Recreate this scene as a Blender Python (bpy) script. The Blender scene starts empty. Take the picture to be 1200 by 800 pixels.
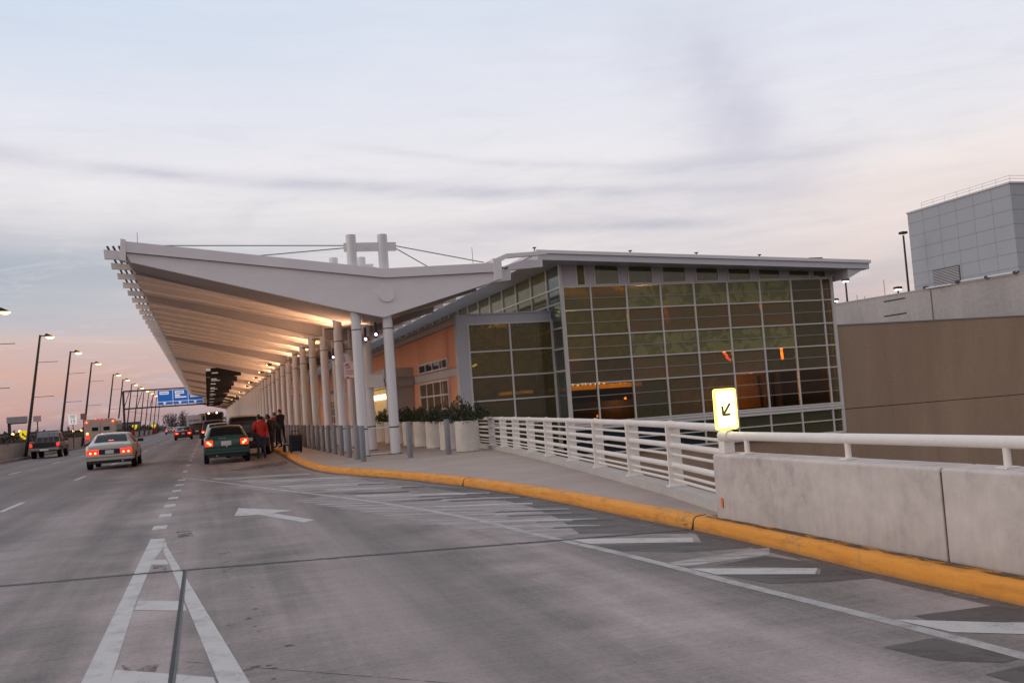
import bpy, bmesh, math, random
from mathutils import Vector, Matrix, noise as mnoise
R = math.radians
random.seed(11)
S = bpy.context.scene
COL = S.collection

# ------------------------------------------------------------------ helpers
class MB:
    """collects shapes, then links them as ONE mesh object"""
    def __init__(s): s.v=[]; s.f=[]; s.m=[]
    def add(s, vs, fs, mi=0):
        o=len(s.v); s.v+= [tuple(p) for p in vs]
        for f in fs: s.f.append([o+i for i in f]); s.m.append(mi)
    def box(s, x0,x1,y0,y1,z0,z1, mi=0):
        if x0>x1: x0,x1=x1,x0
        if y0>y1: y0,y1=y1,y0
        if z0>z1: z0,z1=z1,z0
        s.add([(x0,y0,z0),(x1,y0,z0),(x1,y1,z0),(x0,y1,z0),(x0,y0,z1),(x1,y0,z1),(x1,y1,z1),(x0,y1,z1)],
              [(0,3,2,1),(4,5,6,7),(0,1,5,4),(1,2,6,5),(2,3,7,6),(3,0,4,7)],mi)
    def obox(s, c, ax, ay, az, mi=0):
        """oriented box: centre and three half-axis vectors"""
        c,ax,ay,az=map(Vector,(c,ax,ay,az)); vs=[]
        for z in (-1,1):
            for x,y in ((-1,-1),(1,-1),(1,1),(-1,1)): vs.append(c+ax*x+ay*y+az*z)
        s.add(vs,[(0,3,2,1),(4,5,6,7),(0,1,5,4),(1,2,6,5),(2,3,7,6),(3,0,4,7)],mi)
    def tube(s, a, b, r, r2=None, n=12, mi=0, cap=True):
        a,b=Vector(a),Vector(b); r2=r if r2 is None else r2
        d=(b-a); 
        if d.length<1e-9: return
        d.normalize(); u=d.orthogonal().normalized(); w=d.cross(u); vs=[]
        for p,q in ((a,r),(b,r2)):
            for i in range(n):
                t=2*math.pi*i/n; vs.append(p+u*(q*math.cos(t))+w*(q*math.sin(t)))
        fs=[(i,(i+1)%n,n+(i+1)%n,n+i) for i in range(n)]
        if cap: fs+=[tuple(reversed(range(n))),tuple(range(n,2*n))]
        s.add(vs,fs,mi)
    def path(s, pts, r, n=10, mi=0):
        for a,b in zip(pts[:-1],pts[1:]): s.tube(a,b,r,n=n,mi=mi)
    def lathe(s, prof, c=(0,0,0), n=20, mi=0):
        vs=[];fs=[]
        for r,z in prof:
            for i in range(n):
                t=2*math.pi*i/n; vs.append((c[0]+r*math.cos(t),c[1]+r*math.sin(t),c[2]+z))
        for k in range(len(prof)-1):
            for i in range(n): fs.append((k*n+i,k*n+(i+1)%n,(k+1)*n+(i+1)%n,(k+1)*n+i))
        fs.append(tuple(reversed(range(n)))); fs.append(tuple(range((len(prof)-1)*n,len(prof)*n)))
        s.add(vs,fs,mi)
    def prism(s, poly, axis, a, b, mi=0):
        """extrude a 2D outline; axis 'y': (x,z), 'z': (x,y), 'x': (y,z)"""
        n=len(poly); vs=[]
        for t in (a,b):
            for p,q in poly:
                vs.append((p,t,q) if axis=='y' else (p,q,t) if axis=='z' else (t,p,q))
        fs=[(i,(i+1)%n,n+(i+1)%n,n+i) for i in range(n)]
        fs+=[tuple(reversed(range(n))),tuple(range(n,2*n))]
        s.add(vs,fs,mi)
    def sheet(s, poly, z, mi=0):
        s.add([(x,y,z) for x,y in poly],[tuple(range(len(poly)))],mi)
    def build(s, name, mats, parent=None, smooth=None, bevel=0.0, tri=False):
        me=bpy.data.meshes.new(name); o=bpy.data.objects.new(name,me); COL.objects.link(o)
        off=Vector((0,0,0))
        if parent is not None:
            p=parent
            while p is not None: off+=p.location; p=p.parent
        me.from_pydata([Vector(v)-off for v in s.v],[],s.f)
        if not isinstance(mats,(list,tuple)): mats=[mats]
        for m in mats: me.materials.append(m)
        for i,p in enumerate(me.polygons): p.material_index=s.m[i]
        bm=bmesh.new(); bm.from_mesh(me); bmesh.ops.recalc_face_normals(bm,faces=bm.faces)
        if tri: bmesh.ops.triangulate(bm,faces=[f for f in bm.faces if len(f.verts)>4])
        bm.to_mesh(me); bm.free()
        if smooth is not None:
            me.polygons.foreach_set('use_smooth',[True]*len(me.polygons)); me.set_sharp_from_angle(angle=R(smooth))
        if bevel:
            b=o.modifiers.new('bevel','BEVEL'); b.width=bevel; b.segments=2; b.limit_method='ANGLE'; b.angle_limit=R(40)
        if parent is not None: o.parent=parent
        return o

def tag(o, label=None, cat=None, group=None, kind=None):
    if label: o['label']=label
    if cat: o['category']=cat
    if group: o['group']=group
    if kind: o['kind']=kind
    return o
def thing(name, label, cat, loc=(0,0,0), group=None):
    o=bpy.data.objects.new(name,None); o.empty_display_size=.2; COL.objects.link(o); o.location=loc
    return tag(o,label,cat,group)
def struct(name, mb, mats, **k):
    o=mb.build(name,mats,**k); o['kind']='structure'; return o
def copy_tree(o, parent=None):
    c=o.copy(); COL.objects.link(c)
    if parent is not None: c.parent=parent
    for ch in list(o.children): copy_tree(ch,c)
    return c

# ------------------------------------------------------------------ materials
class NT:
    def __init__(s,tree): s.t=tree; s.n=tree.nodes; s.l=tree.links
    def new(s,typ,**kw):
        n=s.n.new(typ)
        for k,v in kw.items(): setattr(n,k,v)
        return n
    def put(s,sock,v):
        if isinstance(v,bpy.types.NodeSocket): s.l.new(v,sock)
        elif v is not None:
            if hasattr(sock.default_value,'__len__') and not hasattr(v,'__len__'): v=(v,)*len(sock.default_value)
            if hasattr(sock.default_value,'__len__') and len(sock.default_value)==4 and len(v)==3: v=(*v,1)
            sock.default_value=v
    def math(s,op,a,b=None,c=None,clamp=False):
        n=s.new('ShaderNodeMath',operation=op,use_clamp=clamp)
        s.put(n.inputs[0],a)
        if b is not None: s.put(n.inputs[1],b)
        if c is not None: s.put(n.inputs[2],c)
        return n.outputs[0]
    def noise(s,vec,scale,detail=4,rough=.55,dist=0):
        n=s.new('ShaderNodeTexNoise'); s.put(n.inputs['Vector'],vec)
        n.inputs['Scale'].default_value=scale; n.inputs['Detail'].default_value=detail
        n.inputs['Roughness'].default_value=rough; n.inputs['Distortion'].default_value=dist
        return n.outputs['Fac']
    def mapping(s,vec,scale=(1,1,1),loc=(0,0,0),rot=(0,0,0)):
        n=s.new('ShaderNodeMapping'); s.put(n.inputs['Vector'],vec)
        n.inputs['Scale'].default_value=scale; n.inputs['Location'].default_value=loc; n.inputs['Rotation'].default_value=rot
        return n.outputs[0]
    def mix(s,f,a,b,mode='MIX'):
        n=s.new('ShaderNodeMix',data_type='RGBA',blend_type=mode); s.put(n.inputs[0],f); s.put(n.inputs[6],a); s.put(n.inputs[7],b)
        return n.outputs[2]
    def mr(s,v,a,b,c=0,d=1,smooth=False):
        n=s.new('ShaderNodeMapRange'); n.interpolation_type='SMOOTHSTEP' if smooth else 'LINEAR'
        s.put(n.inputs[0],v)
        for i,x in enumerate((a,b,c,d)): s.put(n.inputs[i+1],x)
        return n.outputs[0]
    def ramp(s,f,stops):
        n=s.new('ShaderNodeValToRGB'); s.put(n.inputs[0],f); e=n.color_ramp.elements
        e[0].position,e[0].color=stops[0][0],(*stops[0][1],1); e[1].position,e[1].color=stops[-1][0],(*stops[-1][1],1)
        for p,c in stops[1:-1]: x=e.new(p); x.color=(*c,1)
        return n.outputs[0]
    def sep(s,v):
        n=s.new('ShaderNodeSeparateXYZ'); s.put(n.inputs[0],v); return n.outputs
def L(*c): # sRGB 0-255 -> linear
    return tuple((x/255/12.92 if x/255<=.04045 else ((x/255+.055)/1.055)**2.4) for x in c)
MATS={}
def begin(name):
    m=bpy.data.materials.new(name); m.use_nodes=True; n=NT(m.node_tree); b=m.node_tree.nodes['Principled BSDF']
    tc=n.new('ShaderNodeTexCoord'); MATS[name]=m
    return m,n,b,tc.outputs['Object']
def mat(name, col, rough=.6, var=.12, scale=3., metallic=0, bump=0., bscale=40, spec=.5, stretch=(1,1,1), coat=0):
    m,n,b,v=begin(name)
    vv=n.mapping(v,scale=stretch)
    f=n.noise(vv,scale,6,.6)
    f2=n.noise(vv,scale*9,4,.6)
    ff=n.math('ADD',n.math('MULTIPLY',f,.7),n.math('MULTIPLY',f2,.3))
    k=n.mr(ff,.3,.7)
    lo=tuple(c*(1-var) for c in col); hi=tuple(min(1,c*(1+var)) for c in col)
    n.put(b.inputs['Base Color'],n.mix(k,lo,hi))
    n.put(b.inputs['Roughness'],n.mr(f2,.3,.7,max(.02,rough-.08),min(1,rough+.08)))
    b.inputs['Metallic'].default_value=metallic; b.inputs['Specular IOR Level'].default_value=spec
    if coat: b.inputs['Coat Weight'].default_value=coat; b.inputs['Coat Roughness'].default_value=.05
    if bump:
        bp=n.new('ShaderNodeBump'); bp.inputs['Strength'].default_value=bump; bp.inputs['Distance'].default_value=.02
        n.put(bp.inputs['Height'],n.noise(vv,bscale,5,.65)); n.l.new(bp.outputs[0],b.inputs['Normal'])
    return m
def emit(name,col,strength,base=(.8,.8,.8)):
    m,n,b,v=begin(name)
    n.put(b.inputs['Base Color'],tuple(base)); n.put(b.inputs['Emission Color'],tuple(col)); b.inputs['Emission Strength'].default_value=strength
    b.inputs['Roughness'].default_value=.35
    return m
def glass(name, tint, frit=None, fritcol2=None, opaque=0.0, refl=.10, pscale=1.6):
    """thin tinted pane: see-through tint + printed frit + clear reflection"""
    m,n,b,v=begin(name); n.n.remove(b)
    out=[x for x in n.n if x.type=='OUTPUT_MATERIAL'][0]
    tr=n.new('ShaderNodeBsdfTransparent'); n.put(tr.inputs[0],tuple(tint))
    sh=tr.outputs[0]
    if frit:
        df=n.new('ShaderNodeBsdfDiffuse')
        w=n.noise(v,pscale,3,.5,1.2); k=n.mr(w,.44,.56,smooth=True)
        n.put(df.inputs[0],n.mix(k,tuple(frit),tuple(fritcol2 or frit)))
        mx=n.new('ShaderNodeMixShader'); n.put(mx.inputs[0],n.mr(w,.35,.65,max(0,opaque-.1),min(1,opaque+.1)))
        n.l.new(sh,mx.inputs[1]); n.l.new(df.outputs[0],mx.inputs[2]); sh=mx.outputs[0]
    gl=n.new('ShaderNodeBsdfGlossy'); gl.inputs['Roughness'].default_value=.03; n.put(gl.inputs[0],(.9,.95,.9))
    bp=n.new('ShaderNodeBump'); bp.inputs['Strength'].default_value=.05; bp.inputs['Distance'].default_value=.02
    n.put(bp.inputs['Height'],n.noise(v,.8,2)); n.l.new(bp.outputs[0],gl.inputs['Normal'])
    lw=n.new('ShaderNodeLayerWeight'); lw.inputs['Blend'].default_value=.25
    f=n.math('ADD',n.math('MULTIPLY',lw.outputs['Fresnel'],.7),refl-.03,clamp=True)
    mx=n.new('ShaderNodeMixShader'); n.put(mx.inputs[0],f); n.l.new(sh,mx.inputs[1]); n.l.new(gl.outputs[0],mx.inputs[2])
    n.l.new(mx.outputs[0],out.inputs['Surface'])
    return m

def road_material():
    m,n,b,v=begin('road_concrete')
    x,y,z=n.sep(v)
    big=n.noise(v,.20,4,.6); mid=n.noise(v,1.1,8,.68); fine=n.noise(v,26,4,.75); grit=n.noise(v,75,3,.75)
    streak=n.noise(n.mapping(v,scale=(2.6,.09,1)),1.0,6,.62)
    broom=n.noise(n.mapping(v,scale=(1.1,22,1),rot=(0,0,R(9))),1.3,5,.7)
    scuff=n.noise(n.mapping(v,scale=(.8,7,1),rot=(0,0,R(-14)),loc=(4,2,0)),1.0,6,.7)
    xw=n.math('ADD',x,n.math('MULTIPLY',n.math('SUBTRACT',big,.5),1.6))
    tr=n.math('ABSOLUTE',n.math('SINE',n.math('MULTIPLY',n.math('ADD',xw,.55),math.pi/1.75)))
    tr=n.mr(tr,.25,1,0,1,True)
    f=n.math('ADD',n.math('MULTIPLY',big,.46),n.math('MULTIPLY',mid,.52))
    f=n.math('ADD',f,n.math('MULTIPLY',streak,.40))
    f=n.math('ADD',f,n.math('MULTIPLY',broom,.16))
    f=n.math('ADD',f,n.math('MULTIPLY',scuff,.16))
    f=n.math('SUBTRACT',f,n.math('MULTIPLY',tr,.13))
    c=n.ramp(n.mr(f,.60,.98),[(0,(.13,.114,.105)),(.30,(.21,.184,.172)),(.62,(.32,.268,.257)),(1,(.44,.372,.360))])
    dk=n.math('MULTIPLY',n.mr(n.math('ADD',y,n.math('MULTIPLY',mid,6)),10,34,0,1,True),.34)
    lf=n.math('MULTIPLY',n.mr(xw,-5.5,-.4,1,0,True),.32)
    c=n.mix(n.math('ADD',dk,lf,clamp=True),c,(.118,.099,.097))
    # aggregate: pale and dark specks
    g=n.math('ADD',n.math('MULTIPLY',fine,.55),n.math('MULTIPLY',grit,.45))
    c=n.mix(n.mr(g,.52,.66,0,.45),c,(.44,.395,.38))
    c=n.mix(n.mr(g,.36,.47,.50,0),c,(.07,.06,.058))
    oil=n.math('MULTIPLY',n.mr(n.noise(n.mapping(v,scale=(1.6,.8,1)),2.6,4,.7),.66,.74),n.mr(n.math('ABSOLUTE',n.math('SUBTRACT',x,.35)),.1,.75,.75,0,True))
    c=n.mix(oil,c,(.055,.047,.045))
    # greasy middle of the lane
    mo=n.math('MULTIPLY',n.mr(n.math('ABSOLUTE',n.math('SUBTRACT',xw,1.55)),.1,.9,.34,0,True),n.mr(mid,.35,.6,.3,1))
    c=n.mix(mo,c,(.115,.105,.098))
    n.put(b.inputs['Base Color'],c)
    n.put(b.inputs['Roughness'],n.mr(mid,.3,.7,.62,.85)); b.inputs['Specular IOR Level'].default_value=.35
    bp=n.new('ShaderNodeBump'); bp.inputs['Strength'].default_value=.5; bp.inputs['Distance'].default_value=.01
    n.put(bp.inputs['Height'],g); n.l.new(bp.outputs[0],b.inputs['Normal'])
    return m
def worn_paint(name,col,under,thr=.5,sc=3.,wid=.1,stretch=(1,1,1)):
    """paint with worn-through holes"""
    m,n,b,v=begin(name)
    vv=n.mapping(v,scale=stretch)
    w=n.math('ADD',n.math('MULTIPLY',n.noise(vv,sc,6,.65),.6),n.math('MULTIPLY',n.noise(vv,sc*14,4,.7),.4))
    k=n.mr(w,thr-wid,thr+wid)
    n.put(b.inputs['Base Color'],n.mix(k,n.mix(n.noise(v,5,4),tuple(c*.85 for c in col),col),under)); b.inputs['Roughness'].default_value=.75
    return m
def fade_patch(name,col,thr=.5,sc=2.,stretch=(1,1,1),rot=0.,soft=.09):
    """thin film on the road that breaks up at random (alpha by noise)"""
    m,n,b,v=begin(name)
    vv=n.mapping(n.mapping(v,rot=(0,0,R(rot))),scale=stretch)
    w=n.math('ADD',n.math('MULTIPLY',n.noise(vv,sc,6,.7,.4),.75),n.math('MULTIPLY',n.noise(vv,sc*12,4,.7),.25))
    n.put(b.inputs['Alpha'],n.mr(w,thr-soft,thr+soft,1,0))
    n.put(b.inputs['Base Color'],n.mix(n.noise(v,9,5),tuple(c*.75 for c in col),tuple(c*1.2 for c in col))); b.inputs['Roughness'].default_value=.7
    return m

M_road=road_material()
def concrete_wall():
    m,n,b,v=begin('parapet_concrete')
    x,y,z=n.sep(v)
    big=n.noise(v,.9,6,.62); mid=n.noise(v,6,6,.65); pit=n.noise(v,55,3,.7)
    run=n.noise(n.mapping(v,scale=(6,6,.5)),1.2,5,.7)
    f=n.math('ADD',n.math('MULTIPLY',big,.45),n.math('ADD',n.math('MULTIPLY',mid,.42),n.math('MULTIPLY',run,.18)))
    c=n.ramp(n.mr(f,.36,.70),[(0,(.37,.325,.300)),(.45,(.56,.50,.462)),(1,(.68,.615,.575))])
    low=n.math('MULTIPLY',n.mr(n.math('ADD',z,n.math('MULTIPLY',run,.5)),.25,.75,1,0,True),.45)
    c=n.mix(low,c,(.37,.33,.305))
    c=n.mix(n.mr(pit,.68,.75,0,.7),c,(.12,.11,.10))
    n.put(b.inputs['Base Color'],c); b.inputs['Roughness'].default_value=.85
    bp=n.new('ShaderNodeBump'); bp.inputs['Strength'].default_value=.3; bp.inputs['Distance'].default_value=.01
    n.put(bp.inputs['Height'],n.math('ADD',mid,n.math('MULTIPLY',pit,.5))); n.l.new(bp.outputs[0],b.inputs['Normal'])
    return m
def kerb_material():
    m,n,b,v=begin('kerb_yellow_paint')
    w=n.math('ADD',n.math('MULTIPLY',n.noise(v,1.3,5,.6),.40),n.math('MULTIPLY',n.noise(v,15,6,.8),.60))
    y1=n.mix(n.noise(v,1.3,5,.6),(.68,.24,.022),(.83,.375,.05))
    c=n.mix(n.mr(w,.55,.66,0,.9),y1,(.25,.18,.11))
    st=n.noise(n.mapping(v,scale=(2,1.2,9)),2.,5,.7)
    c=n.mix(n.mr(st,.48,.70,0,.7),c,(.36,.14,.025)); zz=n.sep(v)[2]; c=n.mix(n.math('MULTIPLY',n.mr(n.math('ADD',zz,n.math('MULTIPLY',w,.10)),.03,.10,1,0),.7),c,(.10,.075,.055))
    n.put(b.inputs['Base Color'],c); b.inputs['Roughness'].default_value=.7
    bp=n.new('ShaderNodeBump'); bp.inputs['Strength'].default_value=.4; bp.inputs['Distance'].default_value=.01
    n.put(bp.inputs['Height'],w); n.l.new(bp.outputs[0],b.inputs['Normal'])
    return m
def streaky(name,a,b_,sc=1.,stretch=(1,1,1),rough=.8,bump=.1,joints=None):
    m,n,b,v=begin(name)
    vv=n.mapping(v,scale=stretch)
    f=n.math('ADD',n.math('MULTIPLY',n.noise(vv,sc,6,.65),.65),n.math('MULTIPLY',n.noise(v,sc*14,4,.65),.35))
    n.put(b.inputs['Base Color'],n.mix(n.mr(f,.35,.66),a,b_)); b.inputs['Roughness'].default_value=rough
    bp=n.new('ShaderNodeBump'); bp.inputs['Strength'].default_value=bump; bp.inputs['Distance'].default_value=.01
    n.put(bp.inputs['Height'],n.noise(v,sc*40,4,.7)); n.l.new(bp.outputs[0],b.inputs['Normal'])
    return m
M_conc=concrete_wall(); M_kerb=kerb_material()
M_side=streaky('sidewalk_concrete',(.33,.268,.230),(.43,.352,.305),.8,(1,1,1),.85,.2)
M_upst=streaky('upstand_concrete',(.42,.39,.355),(.56,.52,.48),1.2,(1,1,2),.85,.15)
M_white=worn_paint('road_paint_white',(.56,.545,.53),(.25,.225,.22),.60,4,.10)
M_faint=fade_patch('road_paint_worn',(.50,.47,.455),.555,1.2,(.7,5,1),38,.13)
M_darkp=fade_patch('road_patch_dark',(.100,.086,.082),.60,1.1,(1,4,1),38,.10)
M_wet=fade_patch('road_patch_grey',(.115,.107,.102),.58,1.2,(.8,4,1),38,.12)
M_oil=fade_patch('road_patch_oil',(.07,.06,.058),.47,3.,(1,1,1))
M_joint=mat('joint_rubber',(.012,.012,.014),.6,.3)
M_ground=mat('ground_dark',(.055,.055,.05),.95,.4,.02)
M_steel=mat('white_steel',(.62,.60,.595),.42,.06,1.2,stretch=(1,.3,1))
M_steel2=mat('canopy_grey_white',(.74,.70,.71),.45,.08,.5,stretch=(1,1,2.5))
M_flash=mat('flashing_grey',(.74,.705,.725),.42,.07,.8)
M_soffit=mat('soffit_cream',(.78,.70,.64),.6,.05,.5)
M_girdshade=mat('girder_shade_grey',(.34,.315,.315),.5,.08,.8)  # canopy underside shade put into the colour of inner girders and front soffit
M_col=mat('column_grey',(.66,.65,.66),.42,.07,1.5,stretch=(1,1,.3))
M_band=mat('dark_band',(.06,.06,.065),.5)
M_cable=mat('cable_steel',(.16,.16,.18),.4,.1,metallic=.5)
M_rail=mat('railing_white',(.77,.725,.68),.45,.08,2.5,bump=.03)
M_terra=streaky('terracotta_panel',(.60,.275,.165),(.68,.335,.215),.5,(1,.4,.3),.75,.03)
M_trim=mat('grey_trim',(.57,.56,.585),.5,.07,1)
M_mull=mat('mullion_aluminium',(.64,.62,.58),.45,.06,1.5)
M_mull2=mat('mullion_thin_bronze',(.34,.32,.29),.5,.08,1.5)
M_lilac=mat('lilac_panel',(.56,.51,.535),.55,.05,1)
M_brown=streaky('brown_render',(.315,.212,.142),(.425,.298,.208),.6,(1,1,.22),.9,.15)
M_garc=streaky('garage_concrete',(.34,.315,.305),(.52,.485,.465),.35,(1,1,.35),.85,.1)
M_clad=mat('grey_cladding',(.36,.38,.405),.5,.06,.4)
M_clad2=mat('cladding_seam',(.21,.22,.235),.6,.1)
M_louv=mat('louvre_dark',(.06,.06,.062),.6,.2)
M_boll=mat('bollard_grey',(.18,.178,.195),.5,.12,3)
M_plant=mat('planter_white',(.64,.595,.53),.75,.18,2.5,bump=.05)
M_leaf=mat('leaf_dark',(.028,.038,.016),.75,.5,6)
M_leaf2=mat('leaf_olive',(.055,.055,.022),.75,.4,6)
M_twig=mat('twig_brown',(.06,.045,.035),.9,.3,5)
M_pole=mat('lamp_pole_dark',(.020,.014,.018),.5,.2)
M_black=mat('black_plastic',(.012,.012,.014),.45,.3)
M_dark=mat('dark_void',(.02,.022,.03),.8,.3)
M_tyre=mat('tyre_rubber',(.014,.014,.015),.85,.3,8)
M_rim=mat('rim_grey',(.30,.30,.31),.35,.1,metallic=.7)
M_autoglass=mat('car_glass',(.012,.014,.018),.10,.2,2,spec=.22)
M_chrome=mat('chrome',(.55,.55,.56),.18,.05,metallic=1)
M_plate=mat('number_plate_white',(.66,.68,.70),.5,.05)
M_sodium=emit('sodium_lamp',(1,.46,.10),9)
M_warm=emit('warm_lamp',(1,.62,.25),7)
M_pinkl=emit('flood_lamp',(1,.55,.85),4)
M_coolw=emit('white_lamp',(1,.93,.82),3)
M_red=emit('tail_light_red',(1,.03,.018),1.5,(.5,.02,.02))
M_amber=emit('tail_light_hot',(1,.30,.05),5)
M_orange=emit('orange_lamp',(1,.30,.03),3.0)
M_reflstreak=emit('reflection_orange',(1,.24,.015),20)  # glow colour for the imitated reflection streaks in the hall glass
M_signy=emit('lit_sign_yellow',(1,.70,.01),3.0)
M_signw=emit('lit_sign_face',(1,.94,.48),1.7)
M_yel=emit('yellow_sign',(1,.72,.02),.55,(.8,.6,.02))
M_arrowm=mat('arrow_dark',(.10,.07,.005),.6,.1)
M_blue=emit('gantry_blue',(.01,.14,.55),.35,(.01,.10,.40))
M_signwhite=mat('sign_white',(.72,.72,.72),.5,.04)
M_signlit=emit('sign_white_lit',(1,.97,.95),.35)
M_redp=mat('sign_red',(.55,.03,.05),.5,.1)
M_purple=mat('sign_purple',(.18,.14,.42),.5,.1)
M_text=emit('airline_text',(.9,.85,.75),.22,(.6,.6,.55))
M_air=mat('airline_board',(.008,.008,.009),.7,.15)

# ------------------------------------------------------------------ camera
f=1120.0
cam=bpy.data.cameras.new('camera'); cam.sensor_width=36; cam.lens=f/1200*36; cam.clip_end=5000; cam.clip_start=.1
co=bpy.data.objects.new('camera',cam); COL.objects.link(co); S.camera=co
Rm=Matrix(((0.9503980334720984,0.04887494788781516,-0.3071722927630867),
           (-0.3026665168281212,-0.08223712081884525,-0.9495420135784194),
           (-0.07166978138309599,0.9954136303207777,-0.06336518766727693)))
co.matrix_world=Matrix.Translation((0,0,1.5))@Rm.to_4x4()

# ------------------------------------------------------------------ sky and light
def sky():
    w=bpy.data.worlds.new('World'); S.world=w; w.use_nodes=True; n=NT(w.node_tree)
    bg=n.n['Background']; tc=n.new('ShaderNodeTexCoord'); d=tc.outputs['Generated']
    x,y,z=n.sep(d)
    az=n.math('ARCTAN2',x,y)                      # 0 = along the road, + to the right
    wob=n.math('SUBTRACT',n.noise(n.mapping(d,scale=(2.2,2.2,9)),1.6,5,.6),.5)
    el=n.math('ADD',z,n.math('MULTIPLY',wob,.035))
    base=n.ramp(n.mr(el,-.05,1),[(0,L(112,102,108)),(.045,L(140,122,130)),(.065,L(174,145,143)),(.10,L(200,171,162)),(.14,L(206,190,186)),
        (.19,L(214,207,208)),(.25,L(224,220,222)),(.32,L(218,218,226)),(.42,L(207,213,226)),(.60,L(206,207,218)),(1,L(204,200,206))])
    # left: greyer and bluer bank of cloud low over the road
    left=n.mr(az,-.30,.34,1,0,True)
    bank=n.math('MULTIPLY',n.mr(el,.075,.135,0,1,True),n.mr(el,.15,.235,1,0,True))
    str1=n.mr(n.noise(n.mapping(d,scale=(1.3,1.3,16),loc=(.3,0,.2)),1.5,5,.55),.36,.60)
    k=n.math('MULTIPLY',n.math('MULTIPLY',bank,left),n.math('ADD',n.math('MULTIPLY',str1,.40),.72),clamp=True)
    c=n.mix(k,base,L(160,169,180))
    # horizon warmer on the left
    wl=n.math('MULTIPLY',n.math('MULTIPLY',n.mr(el,.0,.03,0,1,True),n.mr(el,.06,.12,1,0,True)),left)
    c=n.mix(n.math('MULTIPLY',wl,.55),c,L(200,153,139))
    # upper sky bluer on the left
    ub=n.math('MULTIPLY',n.mr(el,.24,.42,0,1,True),n.mr(az,-.3,.5,1,0,True))
    c=n.mix(n.math('MULTIPLY',ub,.62),c,L(186,203,222))
    # thin layered cloud over everything
    lay=n.noise(n.mapping(d,scale=(1.1,1.1,13),loc=(1.7,.4,0)),2.0,7,.6,.25)
    m1=n.math('MULTIPLY',n.mr(lay,.46,.68,0,.55),n.mr(el,.08,.30,1,.12,True))
    c=n.mix(m1,c,L(172,172,184))
    m2=n.math('MULTIPLY',n.mr(lay,.30,.46,.22,0),n.mr(el,.08,.45,1,.15,True))
    c=n.mix(m2,c,L(236,226,220))
    wis=n.noise(n.mapping(d,scale=(3.2,3.2,16),loc=(5,1,2),rot=(0,R(6),0)),2.4,9,.68,.6)
    c=n.mix(n.math('MULTIPLY',n.mr(wis,.50,.72,0,.34),n.mr(el,.06,.42,1,.25,True)),c,L(178,176,190))
    c=n.mix(n.math('MULTIPLY',n.mr(wis,.30,.46,.30,0),n.mr(el,.06,.42,1,.25,True)),c,L(240,230,226))
    # long dark streaks
    def streak(e0,slope,wid,a0,a1,amt,sc,lc):
        cen=n.math('ADD',n.math('MULTIPLY',az,slope),e0)
        cen=n.math('ADD',cen,n.math('MULTIPLY',n.math('SUBTRACT',n.noise(n.mapping(d,scale=(2,2,2),loc=lc),1.5,3),.5),.020))
        q=n.math('DIVIDE',n.math('SUBTRACT',z,cen),wid)
        g=n.math('EXPONENT',n.math('MULTIPLY',n.math('MULTIPLY',q,q),-1))
        e=n.math('MULTIPLY',n.mr(az,a0,a0+.12,0,1,True),n.mr(az,a1-.14,a1,1,0,True))
        br=n.mr(n.noise(n.mapping(d,scale=(3,3,20),loc=lc),2.,5,.6),.32,.62,.25,1)
        return n.math('MULTIPLY',n.math('MULTIPLY',g,e),n.math('MULTIPLY',br,amt))
    for a in ((.243,-.085,.0075,-.5,.66,.55,1,(0,0,0)),(.205,-.075,.006,.25,.60,.55,1,(3,1,0)),(.232,-.02,.011,.40,.74,.62,1,(1,5,2)),
              (.285,-.12,.004,.10,.52,.22,1,(9,2,2)),(.185,0,.012,-.4,.06,.28,1,(2,7,1))):
        c=n.mix(streak(*a),c,L(166,167,184))
    # smudge of darker cloud above the hall
    def blob(a0,e0,wa,we,amt,lc):
        p=n.math('DIVIDE',n.math('SUBTRACT',n.math('ADD',az,n.math('MULTIPLY',wob,.10)),a0),wa); q=n.math('DIVIDE',n.math('SUBTRACT',z,e0),we)
        g=n.math('EXPONENT',n.math('MULTIPLY',n.math('ADD',n.math('MULTIPLY',p,p),n.math('MULTIPLY',q,q)),-1))
        br=n.mr(n.noise(n.mapping(d,scale=(5,5,6),loc=lc),2.,6,.6),.30,.62,.3,1)
        return n.math('MULTIPLY',n.math('MULTIPLY',g,br),amt)
    for a in ((.545,.30,.05,.05,.75,(2,1,1)),(.50,.345,.045,.03,.55,(5,2,1)),(.575,.26,.04,.03,.6,(8,2,1)),(.60,.195,.10,.02,.5,(4,1,1)),(.58,.235,.05,.018,.3,(7,1,3))):
        c=n.mix(blob(*a),c,L(184,184,200))
    # right low sky is peach
    pe=n.math('MULTIPLY',n.mr(az,.5,.75,0,1,True),n.math('MULTIPLY',n.mr(el,.10,.14,0,1,True),n.mr(el,.17,.25,1,0,True)))
    c=n.mix(n.math('MULTIPLY',pe,.55),c,L(232,214,206))
    # away from the afterglow (behind the camera) the dusk sky is dimmer
    back=n.mr(y,-.5,.35,1,0,True)
    c=n.mix(n.math('MULTIPLY',back,.45),c,L(172,160,160))
    ns=n.new('ShaderNodeTexSky'); ns.sky_type='NISHITA'; ns.sun_disc=False; ns.sun_elevation=R(6); ns.sun_rotation=R(-75); ns.dust_density=2
    bg2=n.new('ShaderNodeBackground'); n.l.new(ns.outputs[0],bg2.inputs[0]); bg2.inputs[1].default_value=.05
    n.put(bg.inputs[0],c); bg.inputs[1].default_value=1.24
    ad=n.new('ShaderNodeMixShader'); ad.inputs[0].default_value=.08
    n.l.new(bg.outputs[0],ad.inputs[1]); n.l.new(bg2.outputs[0],ad.inputs[2])
    n.l.new(ad.outputs[0],n.n['World Output'].inputs[0])
sky()
sun=bpy.data.lights.new('sun','SUN'); sun.energy=.65; sun.angle=R(25); sun.color=(1,.80,.66)
so=bpy.data.objects.new('sun',sun); COL.objects.link(so)
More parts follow.
